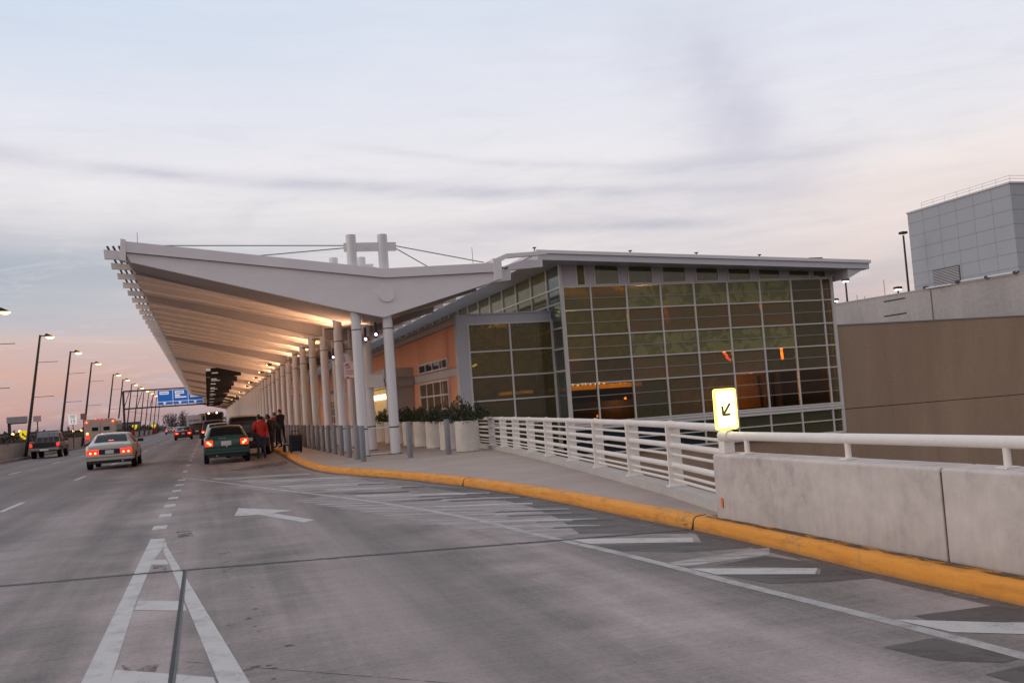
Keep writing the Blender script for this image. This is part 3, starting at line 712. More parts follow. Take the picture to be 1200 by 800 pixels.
# ------------------------------------------------------------------ canopy
cn=thing('departures_canopy','long grey white butterfly canopy on paired steel columns over the kerb','canopy',(4.6,30,.15))
NF=48; Y0=30.0; DY=4.4; YE=Y0+NF*DY
top=[(-2.05,6.97),(5.55,5.97),(9.22,6.07)]; sof=[(9.22,5.76),(5.95,4.92),(4.85,4.95),(4.2,5.17),(-2.05,6.58)]
m=MB(); m.prism(top+sof,'y',Y0-.165,YE+.5); m.build('roof_deck',M_soffit,cn)
m=MB(); m.prism([(-2.06,6.98),(5.55,5.98),(9.22,6.08),(9.22,5.78),(5.57,5.69),(-2.03,6.66)],'y',Y0-.40,Y0-.17); 
m.prism([(-2.10,7.02),(-2.02,7.02),(-2.02,6.66),(-2.10,6.66)],'y',Y0-.38,YE); m.prism([(9.215,6.1),(9.28,6.1),(9.28,5.7),(9.215,5.7)],'y',Y0-.38,YE); m.build('fascia',M_flash,cn)
web=[(-2.03,6.645),(5.57,5.68),(9.2,5.77),(9.18,5.48),(5.83,4.57),(5.50,4.47),(4.55,4.62),(4.18,4.95),(-1.90,6.37)]
web=[(-2.03,6.645),(5.57,5.68),(9.2,5.77),(9.18,5.48),(5.83,4.56),(5.45,4.45),(4.40,4.69),(-1.90,6.37)]
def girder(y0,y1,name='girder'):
    m=MB(); m.prism(web,'y',y0,y1); return m.build(name,M_steel2 if y0<Y0 else M_girdshade,cn)  # inner girders take the tone with shade painted in
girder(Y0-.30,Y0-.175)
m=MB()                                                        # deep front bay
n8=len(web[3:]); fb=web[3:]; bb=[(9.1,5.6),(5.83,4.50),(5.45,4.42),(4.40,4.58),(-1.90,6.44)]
m.add([(x,Y0-.17,z) for x,z in fb]+[(x,Y0+2.0,z) for x,z in bb],[(i,i+1,n8+i+1,n8+i) for i in range(n8-1)]); m.build('front_soffit',M_girdshade,cn)
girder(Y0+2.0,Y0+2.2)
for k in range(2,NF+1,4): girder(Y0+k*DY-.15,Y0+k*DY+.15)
m=MB(); m.tube((5.57,Y0-.36,5.18),(5.57,Y0-.30,5.18),.25,n=28); m.build('round_boss',M_steel2,cn,smooth=40)
m=MB(); m.prism([(-2.14,7.05),(-2.0,7.02),(-2.02,6.38),(-2.18,6.42)],'y',Y0-.45,Y0-.05); m.build('end_plate',M_steel2,cn,bevel=.01)
m=MB(); m.prism([(9.12,6.22),(9.40,6.20),(9.40,5.55),(9.12,5.47)],'y',Y0-.44,Y0-.05); m.build('end_plate',M_steel2,cn,bevel=.01)
# ribs every half bay, running out past the eave
nr=0
for i in range(1,2*NF):
    y=Y0+.5+i*DY/2
    if nr>=96: break
    m=MB(); m.prism([(-2.68,6.85),(-2.0,6.78),(-1.9,6.585),(4.4,5.06),(4.85,4.93),(4.85,4.88),(4.35,5.03),(-1.95,6.48),(-2.05,6.60),(-2.66,6.65)],'y',y-.05,y+.05); m.build('rib',M_soffit,cn)
    m=MB(); m.prism([(5.95,4.93),(9.2,5.77),(9.75,5.88),(9.75,5.68),(9.2,5.64),(5.95,4.86)],'y',y-.05,y+.05); m.build('short_rib',M_soffit,cn); nr+=1
m=MB(); y=Y0+.45
m.prism([(-2.68,6.88),(-2.0,6.80),(-2.0,6.56),(-2.66,6.60)],'y',y-.06,y+.06); m.build('rib',M_steel2,cn)
m=MB(); m.prism([(9.2,6.0),(9.97,5.96),(9.95,5.60),(9.2,5.52)],'y',y-.06,y+.06); m.build('short_rib',M_steel2,cn)
for x in (-2.56,-2.40,-2.24): 
    m=MB(); m.tube((x,Y0+.3,6.94),(x,YE,6.94),.035,n=8); m.build('louvre_tube',M_band,cn)
for x in (9.5,9.65,9.82):
    m=MB(); m.tube((x,Y0+.3,6.01),(x,YE,6.01),.035,n=8); m.build('louvre_tube',M_band,cn)
# link struts from the canopy arm to the hall roof
m=MB(); m.prism([(8.95,6.14),(9.76,6.45),(11.2,6.52),(11.2,6.40),(9.80,6.31),(9.42,6.13),(9.2,6.03)],'y',Y0+.1,Y0+.3); m.build('link_strut',M_flash,cn)
m=MB(); m.prism([(9.5,6.02),(10.5,6.30),(11.2,6.30),(11.2,6.05),(9.98,5.97)],'y',Y0+.6,Y0+.8); m.build('link_strut',M_flash,cn)
# columns: one built, then copied down the row
c0=MB(); c0.tube((4.6,Y0,.15),(4.6,Y0,7.13),.158,n=20); c1=c0.build('column',M_col,cn,smooth=50)
bnd=MB(); bnd.tube((4.6,Y0,.98),(4.6,Y0,1.02),.166,n=20); bnd.tube((4.6,Y0,4.10),(4.6,Y0,4.13),.164,n=20); bnd.tube((4.6,Y0,.15),(4.6,Y0,.175),.20,n=20); b1=bnd.build('collar',M_band,c1,smooth=50)
for k in range(NF+1):
    for dx in (0,1.0):
        if k==0 and dx==0: continue
        o=c1.copy(); COL.objects.link(o); o.location=(dx,k*DY,0)
        if k<14:
            q=b1.copy(); COL.objects.link(q); q.parent=o
        if k>=3: pass
# pylon heads with ties for the frames whose tops can be seen
for k in range(4):
    y=Y0+k*DY
    m=MB(); m.box(4.38,6.02,y-.10,y-.045,6.60,6.88) if False else m.prism([(4.36,6.6),(6.03,6.6),(6.03,6.88),(4.36,6.88)],'y',y-.03,y+.03)
    p=m.build('tie_plate',M_steel2,cn)
    m=MB(); m.tube((5.12,y-.045,6.74),(5.12,y-.03,6.74),.075,n=18); m.build('round_hole',M_signwhite,p)
    for (xa,za,xb,zb) in ((4.40,6.80,-1.79,6.93),(4.36,6.72,1.35,6.52),(6.02,6.76,8.96,6.17),(6.0,6.69,7.15,6.02)):
        m=MB(); m.tube((xa,y,za),(xb,y+.1,zb),.016,n=8); m.build('tie_cable',M_cable,cn)
    m=MB(); m.tube((4.6,y,.20),(5.6,y,.20),.022); m.tube((4.6,y,1.0),(5.6,y,1.0),.022); m.build('cross_rail',M_col,cn,smooth=50)
for (x,z0,z1) in ((-1.72,6.9,7.37),(8.64,6.1,6.72)):
    m=MB(); m.tube((x,Y0+.3,z0),(x,Y0+.3,z1),.008,n=6); m.build('lightning_rod',M_cable,cn)
# column-top brackets
for k in range(1,20):
    y=Y0+k*DY
    m=MB(); m.box(4.15,4.5,y-.06,y+.06,4.55,4.60); m.build('column_bracket',M_band,cn)
    m=MB(); m.box(5.2,5.4,y-.25,y-.05,4.0,4.35); m.build('junction_box',M_band,cn)
# warm uplighters under the soffit
for k in range(0,NF):
    y=Y0+2.2+k*DY
    if k<22 or k%2==0: lamp('uplight',(5.05,y,3.75),(520 if k<22 else 1100),(1,.55,.31),.30,spot=140,aim=(2.6,y,6.2),parent=cn)
for k in range(12):
    y=63.5+k*9.2
    m=MB(); m.box(3.75,4.15,y-.12,y+.12,4.98,5.12); m.tube((3.95,y,5.1),(3.95,y,5.4),.02); h=m.build('soffit_floodlight',M_black,cn)
    m=MB(); m.box(3.78,3.86,y-.124,y-.121,5.0,5.06); m.build('flood_lens',M_warm,h)
for x,y,z in ((5.10,31.4,3.92),(5.32,30.65,4.0),(5.10,44.2,3.89),(5.32,41.7,4.0)):
    m=MB(); m.tube((x,y,z),(x+.10,y+.16,z+.05),.07,.045,n=14); m.box(x-.02,x+.06,y+.1,y+.2,z-.1,z+.4); h=m.build('column_floodlight',M_band,cn,smooth=40)
    m=MB(); m.tube((x-.004,y-.010,z-.003),(x+.004,y-.002,z+.001),.052,n=14); m.build('flood_lens',M_pinkl,h)

# ------------------------------------------------------------------ things that hang in or stand under the canopy
air0=None
ords=['nearest','second','third','fourth','fifth','sixth','seventh','eighth','ninth','tenth','eleventh','twelfth','thirteenth']
for k in range(13):
    y=75.5+k*10.3
    a=thing('airline_sign',('black hanging airline board, %s in the row under the canopy'%ords[k]) if k<5 else 'far black hanging airline board, one of the small ones low in the stepped row','sign',(1.3,y,5.2),'black airline boards hanging under the canopy')
    m=MB(); m.box(.07,2.63,y-.06,y+.06,5.02,5.70); m.build('board',M_air,a,bevel=.01)
    m=MB(); m.box(.08,.42,y-.066,y-.062,5.48,5.68); m.build('logo_panel',M_text if k<4 else M_plate,a)
    m=MB(); m.box(.50,.95,y-.066,y-.062,5.28,5.36); m.build('lettering',M_text,a)
    if k%2: m=MB(); m.box(.50,1.2,y-.066,y-.062,5.16,5.22); m.build('lettering',M_text,a)
    m=MB(); m.tube((.38,y,5.7),(.38,y,6.2 if k else 6.3),.012,n=6); m.tube((2.3,y,5.7),(2.3,y,5.75),.012,n=6); m.build('hanger',M_cable,a)
def textmesh(s,size,name,mt,parent,loc,rot=(R(90),0,0),align='CENTER',ext=.002):
    cu=bpy.data.curves.new(name,'FONT'); cu.body=s; cu.size=size; cu.align_x=align; cu.extrude=ext
    o=bpy.data.objects.new('tmp',cu); COL.objects.link(o); bpy.context.view_layer.update()
    me=bpy.data.meshes.new_from_object(o.evaluated_get(bpy.context.evaluated_depsgraph_get()))
    bpy.data.objects.remove(o); n=bpy.data.objects.new(name,me); COL.objects.link(n); me.materials.clear(); me.materials.append(mt)
    n.rotation_euler=rot; n.location=Vector(loc)-(parent.location if parent else Vector()); n.parent=parent
    return n
for k,(y,lab) in enumerate(((33.7,'white no parking sign with red symbol on the second canopy column, largest of its kind'),(55.8,'smaller white no parking sign with red edge farther along the columns'),(77.8,'third white and red no parking sign, small, far along the columns'),(99.8,'tiny white and red sign far along the columns'),(121.8,'tiny white and red sign far along the columns'))):
    sx=4.62; y-=.17
    a=thing('no_parking_sign',lab,'sign',(sx+.2,y,3.0),'no parking signs on the canopy columns')
    m=MB(); m.box(sx,sx+.56,y-.012,y,2.72,3.32); m.build('panel',M_signwhite,a)
    m=MB()
    for i in range(20):
        t0,t1=2*math.pi*i/20,2*math.pi*(i+1)/20
        m.tube((sx+.14+.085*math.cos(t0),y-.016,3.18+.085*math.sin(t0)),(sx+.14+.085*math.cos(t1),y-.016,3.18+.085*math.sin(t1)),.011,n=6)
    m.tube((sx+.08,y-.018,3.24),(sx+.20,y-.018,3.12),.011,n=6); m.box(sx+.115,sx+.125,y-.016,y-.014,3.13,3.23); m.box(sx+.125,sx+.165,y-.016,y-.014,3.18,3.23)
    m.build('symbol',M_redp,a)
    m=MB()
    for z,x0,x1 in ((3.0,.06,.44),(2.94,.06,.36),(2.88,.06,.48)): m.box(sx+x0,sx+x1,y-.0155,y-.0125,z,z+.022)
    m.build('lettering',M_redp,a); m=MB()
    m.box(sx+.02,sx+.54,y-.0155,y-.0125,2.735,2.76); m.box(sx+.06,sx+.16,y-.0155,y-.0125,2.765,2.80); m.box(sx+.42,sx+.52,y-.0155,y-.0125,2.765,2.80); m.build('arrow_band',M_redp,a)
    m=MB(); m.box(sx+.0,sx+.06,y,y+.03,2.8,2.85); m.box(sx,sx+.06,y,y+.03,3.2,3.25); m.build('clamp',M_band,a)
dsn=thing('door_sign','white rounded sign with grey emblem fixed to a column before the terminal entrance','sign',(5.79,34.18,2.62))
m=MB(); m.prism(rrect(5.48,6.10,2.40,2.85,.05),'y',34.14,34.18); m.build('panel',M_signwhite,dsn)
m=MB(); m.lathe([(.001,0),(.075,0),(.075,.01),(.001,.01)],(0,0,0),18); o=m.build('emblem',M_trim,dsn); o.rotation_euler=(R(90),0,0); o.location=(0,-.046,0)
m=MB(); m.box(5.55,5.65,34.18,34.25,2.5,2.75); m.build('clamp',M_band,dsn)
# bollards
bl=[(4.10,26.9,'dark grey bollard in front of the first canopy column, nearest the yellow kerb'),(5.40,26.75,'dark grey bollard standing alone on the pavement between column and planter'),(6.51,26.73,'dark grey bollard in front of the large white end planter')]
nb=0
kr=[(4.16,28.35+i*1.75) for i in range(44)]
for i,(x,y) in enumerate(kr):
    if i<6: lab='%s dark grey bollard in the kerbside row counted from the near end'%ords[i].replace('nearest','first')
    else: lab='dark grey bollard in the crowded far part of the kerbside row beneath the canopy'
    bl.append((x,y,lab))
b0=None
for x,y,lab in bl:
    if b0 is None:
        m=MB(); m.lathe([(.08,0),(.08,.985),(.07,1.0),(.03,1.004),(.001,1.005)],(0,0,0),18); b0=m.build('bollard',M_boll,None,smooth=40); o=b0
    else: o=b0.copy(); COL.objects.link(o)
    o.location=(x,y,.15); tag(o,lab,'bollard','grey bollards on the pavement')
# planters with shrubs
def leaves(mb,c,rad,n,size,mi=0,up=.4,seed=0):
    rn=random.Random(seed)
    for i in range(n):
        while True:
            p=Vector((rn.uniform(-1,1),rn.uniform(-1,1),rn.uniform(-1,1)))
            if p.length<1 and (p.length>.35 or rn.random()<.3): break
        p=Vector((c[0]+p.x*rad[0],c[1]+p.y*rad[1],c[2]+p.z*rad[2]))
        d=Vector((rn.gauss(0,1),rn.gauss(0,1),rn.gauss(up,1))).normalized(); u=d.orthogonal().normalized(); u.rotate(Matrix.Rotation(rn.uniform(0,6.28),3,d)) 
        s=size*rn.uniform(.6,1.5); w=u*s*.38; d=d*s
        mb.add([p-w*.6,p+d*.5-w,p+d,p+d*.5+w],[(0,1,2,3)],mi)
pls=[(7.30,27.55),(7.30,29.6),(7.32,31.7),(7.36,33.9),(7.38,36.0),(7.42,38.1),(7.44,40.2),(7.48,42.6)]
p0=None
for i,(x,y) in enumerate(pls):
    if p0 is None:
        m=MB(); m.lathe([(.31,0),(.34,.02),(.345,.80),(.355,.82),(.355,.90),(.34,.91),(.30,.90),(.30,.80),(.001,.80)],(0,0,0),26); p0=m.build('planter',M_plant,None,smooth=35); o=p0
    else: o=p0.copy(); COL.objects.link(o)
    o.location=(x,y,.15); o.rotation_euler=(0,0,i*.7)
    tag(o,['large white round planter at the near end beside the railing']and 'white round concrete planter, %s from the railing end of the row'%ords[i].replace('nearest','first'),'planter','white round planters along the terminal front')
    t=thing('shrub','dark bushy evergreen shrub growing in the %s white planter from the railing'%ords[i].replace('nearest','first'),'shrub',(x,y,1.0),'shrubs in the white planters')
    m=MB(); rn=random.Random(50+i)
    for q in range(9):
        a=rn.uniform(0,6.28); e=(x+.40*math.cos(a)*rn.random(),y+.6*math.sin(a)*rn.random(),1.0+rn.uniform(.25,.55)); m.tube((x+.05*math.cos(a),y+.05*math.sin(a),.95),e,.012,.005,n=5)
    m.build('stem',M_twig,t)
    m=MB(); q=rn.uniform(.85,1.1); leaves(m,(x,y,1.15),(.42*q,.56,.24*q),520,.075,0,.5,60+i); leaves(m,(x+rn.uniform(-.15,.1),y+rn.uniform(-.2,.2),1.30),(.26,.36,.22*q),170,.07,1,.9,90+i)
    for e in range(7): leaves(m,(x+rn.uniform(-.35,.35),y+rn.uniform(-.45,.45),1.38+rn.uniform(0,.14)),(.05,.05,.12),16,.06,e%2,1.2,300+i*9+e)
    if i==0: leaves(m,(x-.15,y,1.55),(.22,.3,.25),120,.07,1,.8,7)
    if i==0: leaves(m,(x+.45,y+.2,1.25),(.35,.4,.22),260,.085,0,.3,8)
    m.build('foliage',[M_leaf,M_leaf2],t)

# ------------------------------------------------------------------ right: brown wall, garage, plant room
bw=thing('retaining_wall','plain brown rendered wall rising right of the glass hall','wall',(34,32.6,-5.5))
m=MB(); m.box(23.9,75,32.35,32.75,-5.5,.27); m.box(23.9,75,32.35,32.75,.30,3.60); m.box(23.9,75,32.38,32.75,.268,.302,1); m.build('render_panel',[M_brown,M_dark],bw)
m=MB(); m.box(23.9,75,32.33,32.78,3.60,3.66); m.build('coping',mat('coping_grey',(.22,.19,.165),.8,.1),bw)
ga=thing('parking_garage','stained concrete parking garage wall behind the brown wall','garage',(42,50,-5.5))
m=MB(); gz=lambda y:6.16+(y-38)*.016
m.prism([(33.0,-5.5),(90,-5.5),(90,gz(90)),(33.0,gz(33))],'x',40.0,40.35); m.build('parapet',M_garc,ga)
m=MB(); m.prism([(33.0,gz(33)),(90,gz(90)),(90,gz(90)+.07),(33,gz(33)+.07)],'x',39.97,40.38); m.build('coping',M_garc,ga)
m=MB(); m.box(40.36,70,33.2,90,4.8,5.1); m.build('deck',M_garc,ga)
for ya,yb,z in ((46.9,48.8,6.02),(46.9,48.9,5.12)):
    m=MB(); m.box(39.985,40.0,ya,yb,z-.035,z+.035); m.build('slot',M_dark,ga)
m=MB(); m.box(39.985,40.0,44.72,44.80,4.5,6.2); m.build('downpipe',mat('pipe_brown',(.16,.12,.10),.8,.2),ga)
m=MB(); m.tube((39.9,42.3,gz(42)+.14),(39.9,38.5,gz(38)+.14),.05,n=8); m.tube((39.9,45,gz(45)+.06),(39.9,43,gz(43)+.06),.05,n=8); m.build('top_pipe',M_signwhite,ga)
for y in (45.1,42.6,40.5,38.6):
    m=MB(); m.box(39.85,40.1,y-.1,y+.1,gz(y)+.06,gz(y)+.2); m.build('pipe_bracket',M_band,ga)
for y in (38.74,38.55):
    m=MB(); m.lathe([(.001,0),(.07,0),(.07,.02),(.001,.02)],(0,0,0),10); o=m.build('drain_hole',M_dark,ga); o.rotation_euler=(0,R(-90),0); o.location=(-2.01,y-50,4.65+5.5)
pr=thing('plant_room','tall grey panel clad block standing on top of the parking garage','building',(50,48,5.1))
m=MB(); m.box(46,58,44.21,52.95,5.1,12.32); m.build('cladding',M_clad,pr)
m=MB()
for i in range(1,8):
    z=5.6+i*.86; m.box(45.992,46,44.21,52.95,z-.011,z+.011); m.box(46,58,44.202,44.21,z-.011,z+.011)
for i in range(1,6): m.box(45.994,46,44.21+i*1.46-.008,44.21+i*1.46+.008,5.1,12.3)
m.build('panel_seam',M_clad2,pr)
m=MB(); m.box(45.93,58.05,44.14,53.0,12.32,12.42); m.build('roof_edge',M_trim,pr)
m=MB(); m.box(45.96,46,48.75,51.1,7.0,8.15); 
for i in range(11): m.box(45.93,45.965,48.78,51.07,7.04+i*.10,7.08+i*.10,1)
m.build('louvre',[M_louv,M_trim],pr)
m=MB()
for z in (12.62,12.80): m.tube((46.05,51.6,z),(46.05,44.2,z),.014,n=6); m.tube((46.05,44.2,z),(58,44.2,z),.014,n=6)
for i in range(8): y=44.2+i*1.057; m.tube((46.05,y,12.42),(46.05,y,12.82),.014,n=6)
for i in range(1,8): m.tube((46.05+i*1.5,44.2,12.42),(46.05+i*1.5,44.2,12.82),.014,n=6)
m.build('roof_rail',M_signwhite,pr)
for i,(y,z0,z1,lab) in enumerate(((51.2,5.1,10.8,'tall dark garage roof lamp post beside the grey clad block'),(57.5,5.1,8.6,'garage roof lamp post between the hall roof and grey block, taller of two'),(58.9,5.1,7.35,'short lamp on the garage roof close to the edge of the hall roof'),(52.2,5.1,7.3,'short lit lamp on the garage roof left of the tall post'))):
    a=thing('roof_lamp_post',lab,'lamp post',(44,y,z0),'lamp posts on the garage roof')
    m=MB(); m.tube((44,y,z0),(44,y,z1-.25),.075,.06,n=8); m.build('pole',M_pole,a)
    m=MB(); m.box(43.78,44.22,y-.2,y+.2,z1-.16,z1); m.build('lamp_head',M_pole,a,bevel=.04)
    if i: 
        m=MB(); m.box(43.85,44.15,y-.14,y+.14,z1-.24,z1-.162); m.build('lamp_lens',M_coolw,a)
for i,(y,z) in enumerate(((53.5,7.95),(55.6,7.1),(56.4,7.3))):
    m=MB(); m.tube((44,y,5.1),(44,y,z),.02,n=6); o=m.build('antenna',M_cable,None); tag(o,['tallest thin antenna rod on the garage roof','left thin antenna rod of the short pair on the garage roof','right thin antenna rod of the short pair on the garage roof'][(0,2,1)[i]],'antenna')

# ------------------------------------------------------------------ left: barrier, hedge, lamps, signs
bar_=thing('road_barrier','long pale concrete barrier of upright panels along the left road edge','barrier',(-12.5,150,0))
m=MB()
for i in range(94):
    y=20+i*2.6; m.box(-12.62,-12.40,y+.02,y+2.58,.1,1.14+random.uniform(-.01,.01))
m.build('panel',streaky('barrier_concrete',(.22,.205,.19),(.33,.30,.275),.7,(1,1,.4),.85,.1),bar_)
m=MB(); m.box(-12.40,-11.95,20,262,-.05,.15); m.build('base_kerb',streaky('barrier_kerb',(.17,.13,.115),(.26,.21,.19),.8),bar_)
hd=MB(); 
rn=random.Random(5)
for i in range(2600):
    y=20+240*(rn.random()**1.3); x=-13.25+rn.gauss(0,.35); z=1.1+abs(rn.gauss(0,.24))+.12*math.sin(y*.35); s=.13+y*.0016
    d=Vector((rn.gauss(0,1),rn.gauss(0,1),rn.gauss(.8,.8))).normalized(); u=d.orthogonal().normalized()*s*.5; d*=s*1.5
    p=Vector((x,y,z)); hd.add([p-u,p+u*.4+d*.4,p+d,p-u*.8+d*.5],[(0,1,2,3)],0 if rn.random()<.65 else 1)
for i in range(60): y=20+i*4; hd.box(-13.75,-12.75,y+.3,y+3.7,-.2,1.25+rn.uniform(-.08,.08),0)
o=hd.build('hedge',[mat('hedge_leaf',(.03,.028,.018),.8,.5,4),mat('hedge_leaf_brown',(.06,.042,.025),.8,.4,4)],None); tag(o,'low dark hedge growing behind the concrete barrier on the left','hedge')
def make_lamp():
    a=thing('street_lamp','x','street lamp',(-12.45,0,0),'leaning street lamps along the left road edge')
    B=Vector((-12.28,0,.15)); T=Vector((-11.04,0,8.70)); at=lambda z: B+(T-B)*((z-.15)/8.55)
    m=MB(); m.tube(B,T,.12,.075,n=12); m.tube(B,B+Vector((0,0,.05)),.25,n=12); m.build('pole',M_pole,a,smooth=50)
    m=MB(); m.tube(T+Vector((-.03,0,-.08)),T+Vector((.36,0,-.07)),.045,n=8)
    m.prism([(-10.72,8.74),(-10.6,8.79),(-10.22,8.60),(-10.20,8.54),(-10.70,8.56),(-10.74,8.62)],'y',-.14,.14); m.build('lamp_head',M_pole,a,bevel=.02)
    m=MB(); m.prism([(-10.66,8.55),(-10.16,8.53),(-10.16,8.50),(-10.28,8.42),(-10.52,8.41),(-10.64,8.47)],'y',-.12,.12); m.build('lamp_lens',M_sodium,a)
    for z in (6.75,4.3):
        p=at(z); m=MB(); m.tube(p,p+Vector((1.3,0,.0)),.02,n=6); m.lathe([(.001,-.04),(.04,0),(.001,.04)],p+Vector((1.32,0,0)),8); m.build('banner_arm',mat('arm_brown%d'%int(z),(.16,.07,.06),.6,.1),a)
    return a
l0=make_lamp()
LY=[59,75,91,107,131,145.5,162,177,193,208,224,240,258]
for i,y in enumerate(LY):
    o=l0 if i==0 else copy_tree(l0); o.location=(-12.45,y,0)
    o['label']=(['leaning dark street lamp cut off by the left edge, only its glowing head in view','tallest fully visible leaning street lamp, beside the dark pickup truck']+['%s leaning street lamp counted from the left, glowing orange'%ords[k] for k in range(2,8)])[i] if i<8 else 'small far leaning street lamp near the blue gantry sign'
for k in range(0,5): lamp('sodium_glow',(-9.9,LY[k],8.2),40,(1,.5,.15),.2)
def post_sign(name,label,x,y,z0,z1,w,mt,post=M_pole,base=0.):
    a=thing(name,label,'sign',(x,y,base)); m=MB(); m.tube((x,y+.03,base),(x,y+.03,z1),.04,n=8); m.build('post',post,a)
    m=MB(); m.box(x-w/2,x+w/2,y-.03,y-.01,z0,z1); m.build('panel',mt,a); return a
sp=post_sign('speed_limit_sign','white speed limit 15 sign on a post behind the left barrier',-12.2,100,2.42,3.32,.74,M_signlit,base=.15)
textmesh('SPEED',.19,'lettering',M_black,sp,(-12.2,99.96,3.13)); textmesh('LIMIT',.19,'lettering',M_black,sp,(-12.2,99.96,2.96)); textmesh('15',.48,'numeral',M_black,sp,(-12.2,99.96,2.54))
post_sign('back_turned_sign','dark sign back on a tall post right of the speed limit sign',-11.95,106,2.9,3.5,.5,mat('sign_back_red',(.28,.14,.13),.6,.1),base=.15)
a=post_sign('small_pink_sign','small pale pink sign fixed beside the second street lamp',-11.75,77,2.58,3.0,.52,mat('pale_pink',(.55,.42,.45),.6,.1),base=.15)
def yellow(label,x,y,z,r):
    a=thing('yellow_marker',label,'sign',(x,y,z-r)); m=MB(); m.prism([(x-r,z+r),(x+r,z+r),(x+r,z),(x+r*.5,z-r*.8),(x,z-r),(x-r*.5,z-r*.8),(x-r,z)],'y',y-.03,y); m.build('panel',M_yel,a)
    m=MB(); bar(m,(x-r*.35,z+r*.1),(x+r*.4,z-r*.5),.09,y-.045,y-.035); m.build('arrow',M_arrowm,a); m=MB(); m.tube((x,y+.03,.9),(x,y+.03,z),.03,n=6); m.build('post',M_pole,a)
yellow('yellow shield shaped marker sign with dark arrow beside the pickup truck',-12.62,77.0,1.68,.33)
yellow('yellow marker sign on the far barrier, left of the red sedan',-12.5,186,1.95,.42); yellow('farthest tiny yellow marker sign on the barrier below the blue gantry',-12.5,250,2.0,.5)
for y,l in ((170,'small red box by the kerb of the far barrier, nearer of two'),(240,'tiny red box by the kerb of the far barrier, farther of two')):
    a=thing('red_cabinet',l,'utility box',(-11.8,y,.15)); m=MB(); m.box(-12.15,-11.45,y-.2,y+.2,.15,1.15); m.build('body',mat('red_paint%d'%y,(.35,.02,.03),.5,.1),a,bevel=.05); m=MB(); m.box(-12.2,-11.4,y-.25,y+.25,1.15,1.25); m.build('lid',M_redp,a)
bb=thing('billboard','grey billboard on a single offset post beyond the left hedge','billboard',(-28,160,-5.5))
m=MB(); m.box(-28.6,-25.8,160,160.4,3.75,4.7); m.build('panel',mat('billboard_grey',(.32,.30,.32),.6,.1),bb); m=MB(); m.box(-28.5,-28.1,160.1,160.5,-5.5,3.75); m.box(-28.5,-25.9,160.1,160.3,3.6,3.75); m.build('post',M_pole,bb)
# gantry
gn=thing('gantry_sign','blue overhead road sign with white headers on a gantry beyond the cars','sign',(-3,170,0))
m=MB()
for z in (5.0,7.9): m.tube((-13,170.4,z),(9,170.4,z-.0),.12,n=8)
for i in range(11): m.tube((-13+i*2,170.4,5.0),(-12+i*2,170.4,7.9),.06,n=6)
m.tube((-13,170.4,0),(-13,170.4,7.9),.18,n=8); m.tube((9,170.4,0.15),(9,170.4,7.9),.18,n=8); m.build('truss',M_pole,gn)
for i in range(3):
    x=-7.65+i*2.42; m=MB(); m.box(x-.04,x+2.38,170.08,170.12,5.22,7.72); m.box(x,x+2.34,170.05,170.08,5.26,7.68,1); p=m.build('sign_panel',[M_signlit,M_blue],gn)
    m=MB(); m.box(x+.3,x+1.75,170.02,170.05,6.98,7.48); m.build('header',M_signlit,p)
    m=MB(); m.box(x,x+2.3,170.03,170.05,5.72,5.80); m.build('divider',M_signlit,p)
    m=MB(); m.prism([(x+.95,5.30),(x+1.15,5.30),(x+1.15,5.5),(x+1.35,5.5),(x+1.05,5.75),(x+.75,5.5),(x+.95,5.5)],'y',170.02,170.05); m.build('lane_arrow',M_signlit,p)
    if i:
        m=MB(); m.box(x+.3,x+1.1,170.02,170.05,6.60,6.86); m.build('lettering',M_signlit,p)
        m=MB(); m.box(x+.3,x+2.1,170.02,170.05,6.30,6.50); m.build('lettering',M_signlit,p)
    m=MB(); m.box(x+.42,x+1.62,170.0,170.02,7.15,7.28); m.build('header_text',M_blue,p)
for i in range(4):
    m=MB(); m.box(-7.4+i*2.4,-6.7+i*2.4,169.2,169.5,4.85,5.0); m.tube((-7.05+i*2.4,169.4,4.9),(-7.05+i*2.4,170.4,5.0),.04,n=6); m.build('sign_light',M_black,gn)
# far trees and buildings
def tree(label,x,y,h,w,seed,base=-5.5,name='distant_tree'):
    a=thing(name,label,'tree',(x,y,base),'far trees at the end of the road'); rn=random.Random(seed); m=MB()
    m.tube((x,y,base),(x,y,base+h*.45),w*.06,w*.04,n=7)
    for i in range(16):
        t=rn.uniform(.25,.5); an=rn.uniform(0,6.28); m.tube((x,y,base+h*t),(x+w*.45*math.cos(an)*rn.random(),y+w*.4*math.sin(an),base+h*rn.uniform(.6,.98)),w*.025,w*.006,n=5)
    m.build('trunk',M_twig,a)
    m=MB()
    for i in range(9): leaves(m,(x+rn.uniform(-.3,.3)*w,y+rn.uniform(-.3,.3)*w,base+h*rn.uniform(.45,.85)),(w*.24,w*.24,h*.15),130,w*.055,0 if i%2 else 1,.2,seed*10+i)
    m.build('crown',[M_tl,M_tl2],a)
M_tl=mat('far_leaf',(.085,.065,.068),.9,.3,.5); M_tl2=mat('far_leaf_pale',(.12,.095,.098),.9,.3,.5)
for i,(x,h,w,l) in enumerate(((-15.5,9.2,6,'far bare tree left of the group at the road end, low and round'),(-11.5,12.0,6.5,'tallest far bare tree at the road end below the gantry'),(-7.8,12.4,6.5,'broad far bare tree at the road end right of the tallest'),(-4.2,10.2,6,'lower far tree at the road end above the pale sedan'),(-.8,9.6,6,'far tree at the road end behind the white shuttle'))): tree(l,x,335+i*7,h,w,20+i)
tl=MB(); rn=random.Random(9)
for i in range(900):
    x=-420+rn.random()*640; y=430+rn.random()*170; h=8.0+3.0*mnoise.noise(Vector((x*.03,0,0)))
    leaves(tl,(x,y,-5.5+h*.5),(5,4,h*.5),7,2.6,0 if rn.random()<.5 else 1,.3,i)
